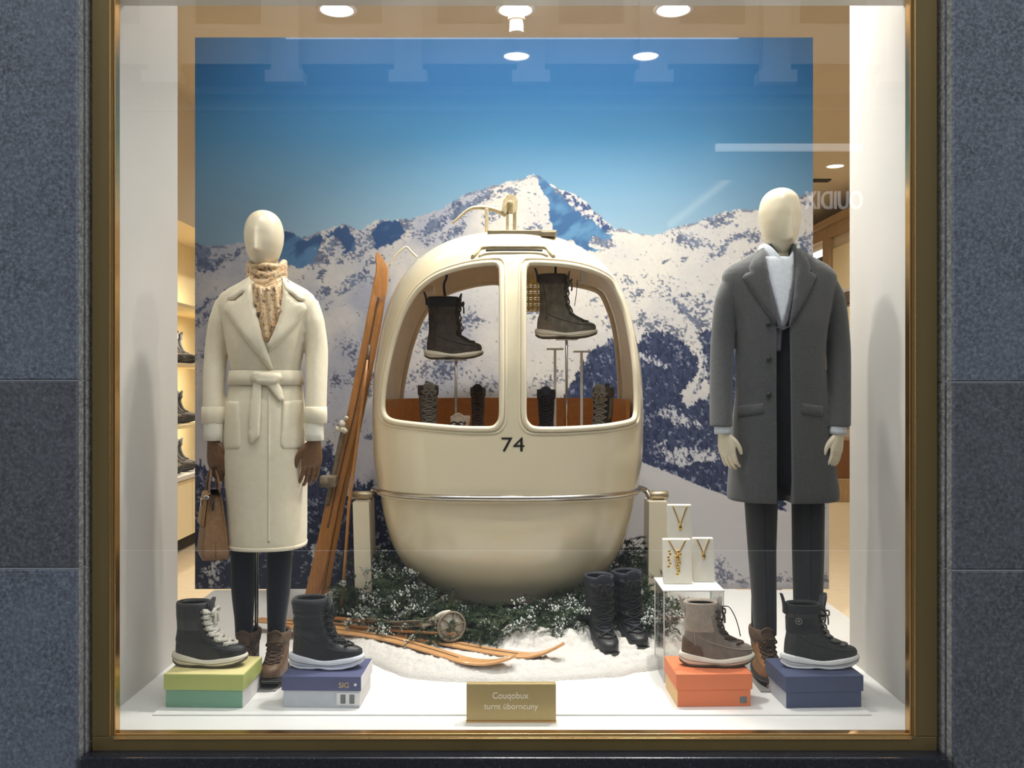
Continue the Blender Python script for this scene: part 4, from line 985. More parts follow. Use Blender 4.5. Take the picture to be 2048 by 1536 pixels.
for px, py, dd in ((1110, 700, 4.42), (1163, 705, 4.42)):
    x = PX(px, dd); t = thing('acrylic_stand', (x, dd, SH), 'clear rod with a small top plate, %s of the right cabin window' % ('beside the centre bar' if px < 1130 else 'near the middle'), 'stand', 'clear stands inside the cabin')
    b = MB(); b.box(x-.006, x+.006, dd-.006, dd+.006, SH+.006, PZ(py, dd)); b.build('rod', M['acrylic_white'], t)
    b = MB(); b.box(x-.04, x+.04, dd-.03, dd+.03, PZ(py, dd), PZ(py, dd)+.008, .002); b.build('plate', M['acrylic_white'], t)
    b = MB(); b.box(x-.04, x+.04, dd-.04, dd+.04, SH, SH+.006, .002); b.build('base', M['acrylic_white'], t)
low = [(858, 4.28, -PI/2+.15, .28, 'grey lace-up boot seen from the front, low in the left cabin window', dict(upper='grey_boot', shaft='grey_boot', collar='dark_brown', lace='lace_grey', tongue='grey_boot', tab=.02)),
       (955, 4.45, -PI/2, .27, 'narrow dark brown boot by the centre bar, low in the left cabin window', dict(upper='dark_brown', shaft='dark_brown', collar='dark_brown', lace='lace_brown', width=.036)),
       (1092, 4.28, -PI/2-.05, .26, 'navy boot with a grey band, low in the right cabin window', dict(upper='navy_boot', shaft='navy_boot', collar='navy_boot', lace='lace_black', tongue='navy_boot', width=.042)),
       (1200, 4.28, -PI/2-.35, .27, 'dark lace-up boot low in the right corner of the right cabin window', dict(upper='black_leather', shaft='grey_boot', collar='dark_brown', lace='lace_grey', tongue='grey_boot', tab=.02))]
for px, d, rz, h, lab, st in low: boot('winter_boot', lab, 'boot', IG, (PX(px, d), d, SH+.001), rz, .26, h, st)
# small fleece slipper boot under the left stand
x = PX(918, 4.06); d = 4.06
boot('slipper_boot', 'short taupe fleece-topped boot under the left cabin stand', 'boot', IG, (x, d, SH+.001), -PI/2-.1, .22, .145, dict(upper='taupe', shaft='taupe', collar='taupe_light', tongue='taupe_light', sole='sole_cream', tread='tread', thick=.024, shaftL=.5, nlace=3))

# ------------------------------------------------------------------ plaque
t = thing('plaque', (PX(1023, 3.08), 3.08, 0), 'gold plaque with two lines of cream lettering at the front edge', 'sign')
x0, x1 = PX(933, 3.08), PX(1112, 3.08); zt_ = PZ(1368, 3.08)
b = MB(); b.box(x0, x1, 3.08, 3.105, 0.0005, zt_, .0015); b.build('block', M['plaque'], t)
b = MB(); b.box(x0-.001, x1+.001, 3.078, 3.108, -.006, .0005, .001); b.build('base_strip', M['brass'], t)
text_on('Couqobux', 13/F*3.08, 72/F*3.08, (PX(1021, 3.08), PZ(1397, 3.08)), 3.0795, M['plaque_text'], 'lettering', t, .0008)
text_on('turnt \u00fcborncuny', 12/F*3.08, 108/F*3.08, (PX(1022, 3.08), PZ(1418, 3.08)), 3.0795, M['plaque_text'], 'lettering', t, .0008)

# ------------------------------------------------------------------ clear riser with necklace busts
RT = .348
t = thing('acrylic_riser', (PX(1386, 3.58), 3.58, 0), 'clear acrylic riser box with a white top beside the man mannequin', 'stand')
x0, x1, y0, y1 = PX(1328, 3.47), PX(1447, 3.47), 3.47, 3.69
for nm, bx in (('front_pane', (x0, x1, y0, y0+.006)), ('back_pane', (x0, x1, y1-.006, y1)), ('side_pane', (x0, x0+.006, y0+.006, y1-.006)), ('side_pane', (x1-.006, x1, y0+.006, y1-.006))):
    b = MB(); b.box(*bx, 0.001, RT-.006); b.build(nm, M['acrylic'], t)
ed = MB()
for x in (x0, x1):
    for y in (y0, y1): ed.box(x-.0018, x+.0018, y-.0018, y+.0018, .0, RT-.006)
ed.build('polished_edge', M['acrylic_white'], t)
b = MB(); b.box(x0-.004, x1+.004, y0-.004, y1+.004, RT-.006, RT, .0015); b.build('top_sheet', M['acrylic_white'], t)
def bust(px0, px1, py, d, label, drop, lab2):
    xa, xb = PX(px0, d), PX(px1, d); h = PZ(py, d); xc = (xa+xb)/2; tt = thing('necklace_bust', (xc, d, RT), label, 'jewellery stand', 'cream necklace stands')
    lean = .03
    b = MB(); R = []
    for z, k in ((RT, 0), (RT+.004, .001), (h-.004, 1), (h, 1)):
        f = (z-RT)/(h-RT); y = d+lean*f; e = .003 if z in (RT, h) else 0
        R.append([(xa+e, y+e, z), (xb-e, y+e, z), (xb-e, y+.028-e-lean*f*.3, z), (xa+e, y+.028-e-lean*f*.3, z)])
    b.rings(R, smooth=False); b.build('slab', M['velvet'], tt)
    b = MB(); b.box(xa+.01, xb-.01, d+.02, d+.075, RT, RT+.012, .003); b.build('foot', M['velvet'], tt)
    n = thing('necklace', (xc, d, h-.02), lab2, 'necklace', 'gold necklaces'); W = (xb-xa)*.30
    fy = lambda z: d+lean*(z-RT)/(h-RT)-.0025
    pts = []
    for k in range(33):
        s = -1+2*k/32; z = h-.004-drop*(1-abs(s)**1.6); pts.append((xc+W*s*(.35+.65*abs(s)), fy(z), z))
    c = MB(); c.tube(pts, .0022, 6); c.build('chain', M['gold'], n)
    pz = h-.004-drop; c = MB(); c.ball((xc, fy(pz)-.003, pz-.010), (.007, .004, .011), 14, 8); c.ball((xc, fy(pz)-.003, pz+.002), .0035, 8, 6); c.build('pendant', M['gold'], n)
    return n
bust(1338, 1386, 1011, 3.655, 'tall cream necklace stand at the back of the clear riser', .075, 'gold necklace with a drop pendant on the tall back stand')
n2 = bust(1328, 1385, 1080, 3.565, 'wide cream necklace stand at the front left of the clear riser', .06, 'gold cluster necklace on the wide front stand')
bust(1388, 1430, 1078, 3.60, 'small cream necklace stand at the right of the clear riser', .055, 'gold necklace with a small pendant on the small right stand')
c = MB(); x = n2.location.x; y = 3.565
for i in range(9): c.ball((x+.010*math.sin(i*2.1)*(1-i/12), y+.008, RT+.125-i*.011), (.0065, .004, .0065), 8, 6)
c.build('cluster', M['gold'], n2)
x = PX(1337, 3.57)
nk = thing('earring_card', (x, 3.5, RT), 'tiny gold pendant piece hanging on the left edge of the wide stand', 'earring')
c = MB()
for i in range(6): c.ball((x+.004*math.sin(i*2), 3.556, RT+.13-i*.012), (.005, .003, .006), 8, 6)
c.build('drop', M['gold'], nk)
# ------------------------------------------------------------------ mannequins
def head_rings(mb, rows, d, cx, nose_x, nose_y, dep=(.092, .105), turn=0.):
    z = [PZ(r[0], d) for r in rows]; w = hermite(z, [r[1]/F*d for r in rows]); z0, z1 = min(z), max(z); mx = max(r[1] for r in rows)/F*d
    R = []; zs = [z0+(z1-z0)*(.5-.5*math.cos(PI*i/44)) for i in range(45)]
    nz0, nz1 = PZ(nose_y[1], d), PZ(nose_y[0], d)
    for zz in zs:
        r = []; wd = w(zz); k = (wd/mx); u = (zz-nz0)/(nz1-nz0)
        for j in range(56):
            t = 2*PI*j/56; cs, sn = math.cos(t), math.sin(t); x = wd*cs; y = (dep[0] if sn < 0 else dep[1])*k**.9*sn
            if sn < 0:
                nb = math.exp(-abs((x-nose_x/F*d)/(.0145-.006*min(max(u, 0), 1)))**1.5)
                prof_ = (.034*(1-.72*min(max(u, 0), 1)) if u > 0 else .034*math.exp(-(u/.07)**2))*(1 if u < 1 else math.exp(-((u-1)/.35)**2))
                y -= nb*prof_
                for s in (-1, 1): y += .0025*math.exp(-((x-nose_x/F*d-s*.032)/.017)**2-((u-.95)/.28)**2)      # shallow eye hollows
                y -= .0015*math.exp(-((x-nose_x/F*d)/.022)**2-((u+.55)/.2)**2)                                    # hint of the mouth
            r.append((PX(cx, d)+x, d+y, zz))
        R.append(r)
    mb.rings(R)
def hand(mb, wrist, rz, tilt, mirror, s=1., curl=1.):
    Mx = Matrix.Translation(Vector(wrist)) @ Matrix.Diagonal((-1 if mirror else 1, 1, 1, 1)) @ Matrix.Rotation(tilt, 4, 'Y') @ Matrix.Rotation(rz, 4, 'Z') @ Matrix.Diagonal((s, s, s, 1))
    W = lambda x, y, z: Mx @ Vector((x, y, z))
    R = []
    for z, a, b, x in ((.03, .021, .026, 0), (0, .019, .027, 0), (-.025, .018, .034, .001), (-.055, .017, .041, .002), (-.08, .015, .042, .003), (-.096, .011, .038, .005)):
        R.append([W(x+a*math.cos(2*PI*k/20), b*math.sin(2*PI*k/20), z) for k in range(20)])
    mb.rings(R)
    for y, L, r, sp in ((-.031, .082, .0086, -.01), (-.0104, .092, .0089, .0), (.0104, .086, .0086, .01), (.030, .068, .0077, .01)):
        p = Vector((.003, y*.97, -.080)); path = [p]; ang = .10*curl; rad = [r*1.05]
        for seg, k in ((.30, .0), (.30, .30), (.22, .36), (.18, .34)):
            ang += k*curl; st = L*seg+(.012 if k == 0 else 0)
            p = p+Vector((math.sin(ang)*st, sp*st, -math.cos(ang)*st)); path.append(p); rad.append(rad[-1]*.93)
        q = smooth_path(path, 4); n = len(q); rr = [np.interp(i/(n-1)*4, range(5), rad) for i in range(n)]; rr[-1] *= .6
        mb.tube([W(*v) for v in q], [v*s for v in rr], 12)
    path = [(.004, -.018, -.012), (.012, -.040, -.040), (.019, -.052, -.068), (.024, -.055, -.094), (.026, -.054, -.106)]
    q = smooth_path(path, 4); n = len(q); rr = [np.interp(i/(n-1)*4, range(5), [.015, .0135, .011, .0092, .006]) for i in range(n)]
    mb.tube([W(*v) for v in q], [v*s for v in rr], 12)
def limb(mb, pts, segs=20, n=6):
    """pts: (px, py, d, half width px, depth factor)"""
    c = smooth_path([P(a, b, d) for a, b, d, w, k in pts], n); m = len(c); t = np.linspace(0, len(pts)-1, m)
    rw = np.interp(t, range(len(pts)), [w/F*d for a, b, d, w, k in pts]); kd = np.interp(t, range(len(pts)), [p[4] for p in pts])
    R = []
    for i, p in enumerate(c): R.append([(p.x+rw[i]*math.cos(2*PI*j/segs), p.y+rw[i]*kd[i]*math.sin(2*PI*j/segs), p.z) for j in range(segs)])
    mb.rings(R)

# ---- woman
WD = 3.55
wo = thing('mannequin', (PX(530, WD), WD, 0), 'egg-headed woman mannequin in a belted cream wool coat and silk scarf', 'mannequin')
WCO = Body([(546, 507, 560, .050, .070), (558, 494, 574, .060, .085), (572, 470, 600, .076, .097), (588, 443, 625, .086, .102), (610, 435, 632, .096, .106), (640, 446, 621, .112, .110), (680, 455, 611, .126, .110), (715, 460, 604, .118, .100), (746, 465, 599, .104, .094), (780, 460, 604, .114, .106), (830, 453, 609, .130, .125), (900, 450, 613, .138, .135), (1000, 457, 612, .142, .138), (1083, 460, 611, .145, .140), (1090, 461, 610, .143, .138)], WD, 2.35)
b = MB()
head_rings(b, [(420.5, 3), (424, 15), (431, 25), (441, 32), (455, 36.5), (470, 38.2), (485, 37), (500, 33.5), (513, 29), (526, 22), (536, 14), (541, 4)], WD, 528, -5, (472, 507))
b.tube([P(531, 515, WD+.02), P(532, 545, WD+.02), P(533, 590, WD+.01)], [.046, .045, .055], 20)
WCO.mesh(b, 24, 40, -.022, PZ(1000, WD), PZ(556, WD))
limb(b, [(486, 985, WD, 26, 1.0), (487, 1090, WD, 21, 1.05), (487, 1180, WD, 18, 1.1), (488, 1265, WD, 12, 1.1), (488, 1340, WD-.02, 11, 1.3)])
limb(b, [(562, 985, WD, 26, 1.0), (560, 1090, WD, 21, 1.05), (556, 1180, WD, 18, 1.1), (553, 1265, WD, 12, 1.1), (553, 1340, WD-.02, 11, 1.3)])
for pts in ([(450, 606, WD, 16, 1), (437, 700, WD, 14, 1), (427, 800, WD-.05, 12, 1), (427, 885, WD-.07, 10, 1)], [(618, 606, WD, 16, 1), (631, 700, WD, 14, 1), (630, 800, WD-.05, 12, 1), (628, 885, WD-.07, 10, 1)]): limb(b, pts)
fuse(b, 'body', M['body'], wo, .0042, 3)
# coat
b = MB(); WCO.mesh(b, 50, 64)
limb(b, [(452, 600, WD, 19, 1.25), (442, 640, WD, 23, 1.2), (433, 700, WD, 22.5, 1.15), (428, 770, WD-.03, 21, 1.15), (427, 840, WD-.06, 20.5, 1.15)], 28)
limb(b, [(616, 600, WD, 19, 1.25), (625, 640, WD, 23, 1.2), (633, 700, WD, 22.5, 1.15), (633, 770, WD-.03, 21, 1.15), (631, 840, WD-.06, 20.5, 1.15)], 28)
coat = fuse(b, 'coat', M['coat_cream'], wo, .0048, 3)
def cut_out(o, root, prisms, angle):
    cut = MB()
    for pts, d0, d1 in prisms:
        q = [P(x, y, WD-.12) for x, y in pts]; cut.rings([[(p.x, dd, p.z) for p in q] for dd in (d0, d1)], smooth=False)
    cme = cut.mesh('cutter', None, ROOTLOC[root.name]); bm = bmesh.new(); bm.from_mesh(cme); bmesh.ops.recalc_face_normals(bm, faces=bm.faces); bm.to_mesh(cme); bm.free()
    co = bpy.data.objects.new('cutter', cme); COL.objects.link(co)
    o.data = evaluated(o.data, [('BOOLEAN', dict(operation='DIFFERENCE', object=co, solver='EXACT'))]); bpy.data.objects.remove(co); sharpen(o.data, angle)
cut_out(coat, wo, [([(499, 530), (568, 530), (566, 590), (558, 635), (538, 684), (528, 676), (514, 630), (504, 585)], WD-.4, WD-.03)], 50)
H_ = WCO.hit
def put(nm, m, outline, off, thick, hit=H_, par=None, step=6, edge=.3, puff=None):
    q = MB(); patch(q, hit, outline, off, thick, step, edge, puff); return q.build(nm, m, par)
put('lapel', M['coat_cream'], [(501, 557), (507, 590), (516, 635), (528, 680), (540, 715), (548, 742), (541, 740), (520, 715), (495, 684), (470, 650), (449, 622), (452, 610), (458, 600), (471, 602), (486, 590), (492, 575), (496, 563)], .004, .011, par=coat)
put('lapel', M['coat_cream'], [(566, 557), (566, 590), (560, 630), (548, 665), (535, 690), (537, 706), (556, 690), (585, 660), (605, 634), (614, 617), (608, 606), (596, 604), (580, 590), (574, 575), (571, 563)], .003, .011, par=coat)
for pts in ([(500, 552), (490, 566), (478, 577), (462, 589), (455, 598), (460, 601), (470, 599), (480, 590), (488, 586), (494, 588), (497, 575), (502, 562)], [(567, 552), (577, 566), (588, 577), (603, 588), (612, 598), (606, 603), (596, 600), (586, 590), (579, 586), (574, 588), (570, 575), (566, 562)]):
    put('collar', M['coat_cream'], pts, .006, .010, par=coat)
# dark gap lines of the notches
put('placket', M['coat_cream'], [(535.5, 772), (541, 772), (540, 1086), (535, 1086)], .0, .004, par=coat)
put('pocket', M['coat_cream'], [(447, 800), (478, 803), (482, 890), (478, 898), (450, 899), (444, 893)], .0, .0035, par=coat)
put('pocket', M['coat_cream'], [(564, 803), (605, 800), (609, 890), (604, 898), (567, 898), (561, 890)], .0, .0035, par=coat)
hem = MB(); hem.rings([[tuple(p) for p in WCO.ring(PZ(y, WD), 64, g)] for y, g in ((1083, 0), (1083.5, .003), (1090, .003), (1091, 0))], False, False); hem.build('hem', M['coat_cream'], coat)
for cx, c2 in ((427, 427), (631, 631)):
    c = MB(); y = WD-.06; R = []
    for py, r in ((813, 20.5), (814, 22.6), (829, 23), (845, 22.6), (847, 21), (845, 18)): R.append([(PX(cx+ (r*math.cos(2*PI*k/32)), y), y+1.15*r/F*y*math.sin(2*PI*k/32), PZ(py, y)) for k in range(32)])
    c.rings(R, False, False); c.build('cuff', M['coat_cream'], coat)
# belt with knot and tails
bl = MB(); R = []
for py, g in ((741, .004), (742, .009), (755, .010), (769, .009), (770, .004)): R.append([tuple(p) for p in WCO.ring(PZ(py, WD), 64, g)])
bl.rings(R, False, False); bl.build('belt', M['coat_cream'], coat)
put('belt_knot', M['coat_cream'], [(512, 742), (540, 744), (563, 746), (568, 756), (556, 768), (540, 772), (520, 768), (505, 762), (502, 750)], .010, .018, par=coat, step=5)
put('belt_tail', M['coat_cream'], [(508, 762), (524, 762), (523, 820), (520, 872), (503, 888), (498, 868), (502, 810)], .010, .006, par=coat, step=5)
put('belt_tail', M['coat_cream'], [(530, 765), (556, 760), (566, 780), (570, 800), (560, 803), (548, 786)], .010, .006, par=coat, step=5)
# shirt cuffs, gloves
for cx, mir in ((427, False), (628, True)):
    c = MB(); y = WD-.07; R = []
    for py, r in ((838, 17.5), (850, 18), (866, 18.8), (880, 18.6), (881, 17.6), (872, 15)): R.append([(PX(cx+(r+1.2*math.sin(5*2*PI*k/32+py))*math.cos(2*PI*k/32), y), y+1.1*r/F*y*math.sin(2*PI*k/32), PZ(py, y)) for k in range(32)])
    c.rings(R, False, False); c.build('shirt_cuff', M['cream_shirt'], wo)
    g = MB(); hand(g, P(cx-(0 if mir else 0), 884, WD-.07), 1.15 if not mir else 1.0, -.10, mir, .98, 1.25 if not mir else .8)
    fuse(g, 'glove', M['glove'], wo, .0026, 3)
# scarf
n = N('silk_scarf'); v = n.coord()
f1 = n.noise(22, 3, .6, v, 2.2); f2 = n.noise(150, 2, .5, v, .8)
c = n.ramp(f1, [(.30, srgb(74, 54, 40)), (.40, srgb(156, 112, 72)), (.48, srgb(216, 190, 148)), (.58, srgb(206, 166, 112)), (.70, srgb(168, 92, 48))])
c = n.mix(n.ramp(f2, [(.56, (0, 0, 0, 1)), (.64, (.5, .5, .5, 1))]), c, srgb(84, 58, 42)); n.link(c, n.b.inputs['Base Color'])
n.b.inputs['Roughness'].default_value = .5; n.b.inputs['Sheen Weight'].default_value = .3; M['scarf'] = n.m
s_ = MB()
for k in range(6):
    py = 526+k*9; pts = []
    for j in range(40):
        t = 2*PI*j/40; fr = max(0, -math.sin(t)); x = PX(532, WD)+(.064+.001*k)*math.cos(t); y = WD+.012+(.068+.003*k)*math.sin(t)
        z = PZ(py, WD)-fr**1.5*(.024+.010*k)+.006*math.sin(3*t+k*1.7); pts.append((x, y, z))
    s_.tube(pts, [.0125+.002*math.sin(4*2*PI*j/40+k) for j in range(40)], 10, closed=True)
sc2 = fuse(s_, 'scarf', M['scarf'], wo, .004, 2)
put('scarf_drape', M['scarf'], [(503, 562), (530, 575), (564, 560), (566, 600), (560, 635), (546, 665), (532, 690), (526, 678), (516, 640), (507, 600)], -.004, .010, par=sc2, step=5, puff=lambda x, y: .010*math.sin((x-y*.12)*.42)*(1 if y > 575 else .4)+.008)
# leggings, boots, support
for nm, pts in (('l', [(486, 1040, WD, 26, 1.1), (486, 1092, WD, 24.5, 1.1), (486, 1180, WD, 22.5, 1.1), (488, 1235, WD, 18.5, 1.1), (488, 1272, WD, 16.5, 1.15)]), ('r', [(562, 1040, WD, 26, 1.1), (560, 1092, WD, 25.5, 1.1), (557, 1180, WD, 23, 1.1), (554, 1235, WD, 19, 1.1), (553, 1268, WD, 17, 1.15)])):
    q = MB(); limb(q, pts, 28); q.build('legging', M['navy_cloth'], wo)
def worn(root, px, py_toe, rz, st, L=.27, H=.22, d=None):
    y = d; o, _ = boot('boot', None, None, None, (0, 0, 0), rz, L, H, st); o.parent = root
    o.location = Vector((PX(px, y), y, .008))-Vector(ROOTLOC[root.name]); return o
BR = dict(upper='brown_boot', shaft='brown_boot', collar='brown_suede', lace='lace_brown', tongue='brown_suede', sole='tread_dark', tread='tread_dark', thick=.022, nlace=6, width=.046, toe='brown_boot')
worn(wo, 488, 1362, -PI/2-.05, BR, .25, .168, WD-.055); worn(wo, 552, 1362, -PI/2+.03, BR, .25, .168, WD-.055)
q = MB(); q.cyl(P(513, 1060, WD+.02), (PX(513, WD+.02), WD+.02, .008), .0075, 16); q.build('support_rod', M['chrome'], wo)
q = MB(); q.box(PX(470, WD), PX(575, WD), WD-.18, WD+.14, 0, .007, .002); q.build('base_plate', M['base_grey'], wo)

# ---- man
MAN = thing('mannequin', (PX(1562, WD), WD, 0), 'egg-headed man mannequin in a charcoal overcoat and white roll-neck jumper', 'mannequin')
MCO = Body([(490, 1530, 1588, .060, .078), (503, 1513, 1602, .072, .092), (520, 1484, 1632, .084, .105), (538, 1452, 1662, .094, .112), (556, 1445, 1671, .102, .116), (600, 1455, 1662, .117, .12), (660, 1470, 1650, .130, .12), (720, 1474, 1646, .130, .115), (780, 1473, 1649, .130, .115), (860, 1464, 1660, .135, .125), (940, 1459, 1668, .138, .13), (992, 1456, 1674, .140, .132), (999, 1457, 1673, .139, .131)], WD, 2.5)
b = MB()
head_rings(b, [(376.5, 4), (380, 16), (387, 27), (398, 35), (412, 39), (428, 40.8), (443, 39.8), (458, 37), (473, 33), (488, 27), (501, 20), (511, 12), (516, 4)], WD, 1560, 10, (440, 484), (.098, .110))
b.tube([P(1559, 490, WD+.02), P(1559, 520, WD+.015), P(1559, 570, WD+.01)], [.056, .055, .065], 20)
MCO.mesh(b, 24, 40, -.070, PZ(940, WD), PZ(520, WD))
limb(b, [(1524, 950, WD, 28, 1.1), (1524, 1100, WD, 22, 1.1), (1528, 1200, WD, 17, 1.15), (1531, 1270, WD, 12, 1.2), (1532, 1340, WD-.02, 11, 1.3)])
limb(b, [(1612, 950, WD, 28, 1.1), (1615, 1100, WD, 22, 1.1), (1616, 1200, WD, 17, 1.15), (1616, 1270, WD, 12, 1.2), (1616, 1340, WD-.02, 11, 1.3)])
limb(b, [(1462, 566, WD, 18, 1), (1444, 700, WD, 15, 1), (1442, 800, WD-.06, 13, 1), (1446, 868, WD-.10, 11.5, 1)])
limb(b, [(1656, 566, WD, 18, 1), (1674, 700, WD, 15, 1), (1680, 800, WD-.06, 13, 1), (1679, 868, WD-.10, 11.5, 1)])
hand(b, P(1447, 868, WD-.10), .95, -.20, False, .82, .9); hand(b, P(1678, 868, WD-.10), .95, -.12, True, .82, .9)
fuse(b, 'body', M['body'], MAN, .0029, 3)
b = MB(); MCO.mesh(b, 50, 64)
limb(b, [(1464, 560, WD, 18, 1.3), (1453, 600, WD, 23, 1.2), (1445, 690, WD, 23.5, 1.15), (1442, 780, WD-.04, 22.5, 1.15), (1442, 853, WD-.09, 22, 1.15)], 28)
limb(b, [(1654, 560, WD, 18, 1.3), (1667, 600, WD, 23, 1.2), (1676, 690, WD, 23.5, 1.15), (1678, 780, WD-.04, 22.5, 1.15), (1678, 853, WD-.09, 22, 1.15)], 28)
coat = fuse(b, 'coat', M['grey_wool'], MAN, .0048, 3)
cut_out(coat, MAN, [([(1551, 1030), (1585, 1030), (1582, 700), (1580, 652), (1566, 660), (1552, 655), (1552, 760)], WD-.4, WD-.035), ([(1523, 470), (1597, 470), (1592, 540), (1588, 590), (1578, 653), (1551, 653), (1546, 620), (1537, 570), (1530, 530)], WD-.4, WD-.035)], 42)
# dark suit jacket inside
MJ = Body([(568, 1540, 1588, .088, .03), (600, 1532, 1600, .10, .05), (700, 1532, 1604, .108, .05), (850, 1532, 1604, .11, .05), (975, 1534, 1602, .11, .05), (985, 1536, 1600, .098, .05)], WD, 3)
q = MB(); MJ.mesh(q, 16, 40); inner = q.build('jacket', M['black_cloth'], MAN)
HM = MCO.hit
pm = lambda nm, m, o, off, th, **k: put(nm, m, o, off, th, hit=HM, par=k.pop('par', coat), **k)
pm('jacket_front', M['lining'], [(1541, 590), (1584, 590), (1582, 640), (1567, 662), (1564, 702), (1552, 702), (1549, 640), (1540, 580)], -.018, .004, par=inner)
knit = MB(); R = []
for py, r in ((528, .058), (530, .063), (548, .068), (560, .069), (580, .074)): R.append([(PX(1559, WD)+r*math.cos(2*PI*k/40), WD+.006+r*1.12*math.sin(2*PI*k/40), PZ(py, WD)) for k in range(40)])
knit.rings(R, False, False); jumper = knit.build('roll_neck_jumper', M['knit'], MAN)
knit = MB(); R = []
for f_, off in ((0, .002), (0, .011), (.5, .014), (.9, .012), (1, .006), (.98, -.002)):
    r = []
    for k in range(64):
        t = 2*PI*k/64; fr = max(0, -math.sin(t)); cx_ = math.cos(t)
        top = PZ(487, WD)-max(0, 1-abs(cx_)/.92)*fr*.080-.004; bot = PZ(538, WD)-fr*.016
        rad = .061+off+.004*f_
        r.append((PX(1559, WD)+rad*math.cos(t)*(1.02-.02*f_), WD+.004+rad*1.13*math.sin(t), top+(bot-top)*(1-f_) if f_ < 1 else top))
    R.append(r)
knit.rings(R, False, False); knit.build('folded_collar', M['knit'], jumper)
pm('jumper_front', M['knit'], [(1532, 512), (1592, 512), (1588, 560), (1579, 610), (1567, 655), (1553, 605), (1541, 560)], -.012, .006, par=jumper)
pm('jacket_lapel', M['lining'], [(1590, 545), (1586, 600), (1578, 640), (1568, 660), (1566, 655), (1576, 622), (1584, 580)], -.006, .004, par=inner, step=4)
pm('jacket_lapel', M['lining'], [(1531, 540), (1538, 552), (1552, 603), (1566, 657), (1562, 664), (1550, 640), (1542, 600)], -.006, .004, par=inner, step=4)
pm('lapel', M['grey_wool'], [(1528, 496), (1533, 535), (1541, 585), (1549, 630), (1551, 652), (1540, 636), (1515, 600), (1485, 554), (1491, 547), (1500, 543), (1497, 536), (1505, 518), (1518, 502)], .004, .010)
pm('lapel', M['grey_wool'], [(1591, 496), (1592, 535), (1588, 585), (1582, 630), (1579, 652), (1590, 634), (1611, 600), (1632, 553), (1626, 547), (1618, 543), (1621, 536), (1614, 518), (1602, 502)], .004, .010)
for py in (648, 718, 790):
    p = HM(1537, py, .003); q = MB(); q.cyl((p.x, p.y+.002, p.z), (p.x, p.y-.004, p.z), .0095, 18); q.cyl((p.x, p.y-.003, p.z), (p.x, p.y-.0048, p.z), .006, 14); q.build('button', M['black_leather'], coat)
pm('pocket_flap', M['grey_wool'], [(1476, 812), (1526, 806), (1527, 828), (1477, 834)], .0, .006)
pm('pocket_flap', M['grey_wool'], [(1604, 806), (1646, 812), (1645, 834), (1603, 828)], .0, .006)
for cx in (1443, 1678):
    c = MB(); y = WD-.095; R = []
    for py, r in ((849, 15.5), (862, 16.5), (868, 16), (866, 13)): R.append([(PX(cx+2*(1 if cx < 1500 else -1)+r*math.cos(2*PI*k/32), y), y+1.1*r/F*y*math.sin(2*PI*k/32), PZ(py, y)) for k in range(32)])
    c.rings(R, False, False); c.build('shirt_cuff', M['knit'], MAN)
for pts in ([(1522, 940, WD, 33, 1.2), (1522, 1000, WD, 32.5, 1.2), (1524, 1100, WD, 27.5, 1.2), (1528, 1200, WD, 24, 1.2), (1530, 1267, WD-.005, 22, 1.2)], [(1614, 940, WD, 33, 1.2), (1616, 1000, WD, 31.5, 1.2), (1616, 1100, WD, 30.5, 1.2), (1616, 1200, WD, 28, 1.2), (1616, 1267, WD-.005, 24, 1.2)]):
    q = MB(); limb(q, pts, 32, 10); tr_ = q.build('trouser_leg', M['grey_trouser'], MAN)
    for sx in (0,):
        cr_ = MB(); cr_.tube([P(a+w*.1, b_, d-w/F*d*k-.001) for a, b_, d, w, k in pts], .0022, 6); cr_.build('crease', M['grey_trouser'], tr_)
BM = dict(upper='tan_suede', shaft='brown_boot', collar='brown_suede', lace='lace_brown', tongue='brown_suede', sole='tread_dark', tread='tread_dark', toe='tan_suede', thick=.024, nlace=6, width=.047)
worn(MAN, 1533, 1370, -PI/2+.05, BM, .26, .178, WD-.055); worn(MAN, 1618, 1370, -PI/2+.12, BM, .26, .178, WD-.055)
q = MB(); q.cyl(P(1506, 1195, WD+.03), (PX(1506, WD+.03), WD+.03, .008), .007, 16); q.cyl(P(1506, 1195, WD+.03), P(1522, 1180, WD+.01), .006, 12); q.build('support_rod', M['dark_metal'], MAN)
q = MB(); q.box(PX(1495, WD), PX(1640, WD), WD-.19, WD+.14, 0, .007, .002); q.build('base_plate', M['base_grey'], MAN)

# ---- handbag hanging from the woman's hand
HD = 3.50
bag = thing('handbag', (PX(426, HD), HD, PZ(1112, HD)), 'brown leather flap handbag hanging from the woman mannequin\'s gloved hand', 'handbag', None, math.radians(-66))
BH = PZ(985, HD)-PZ(1112, HD)
def bagsec(z):
    f = z/BH; return (.098-.022*f**1.6, .052-.028*f**1.3)
b = MB(); R = []
for i in range(15):
    z = BH*i/14; L_, W_ = bagsec(z); e = .006 if i in (0, 14) else 0
    r = []
    for k in range(48):
        t = 2*PI*k/48; cs, sn = math.cos(t), math.sin(t); pin = 1-.22*(z/BH)*math.exp(-(sn/.35)**2)
        r.append(((L_-e)*spow(cs, .22)*pin, (W_-e)*spow(sn, .22), z))
    R.append(r)
b.rings(R); b.build('bag_body', M['bag'], bag, local=True)
b = MB(); R = []
prof_ = []
for k in range(20):
    f = k/19
    if f < .25: y, z = -.02+.0+ .045*(.25-f)/.25-.004, BH+.004
    else: q = (f-.25)/.75; z = BH-.118*q; y = -bagsec(max(z, 0))[1]-.005
    prof_.append((y, z))
for y, z in prof_:
    L_ = bagsec(min(z, BH))[0]*.98; R.append([(-L_, y-.003, z), (L_, y-.003, z), (L_, y+.003, z), (-L_, y+.003, z)])
b.rings(R); b.build('flap', M['bagflap'], bag, local=True)
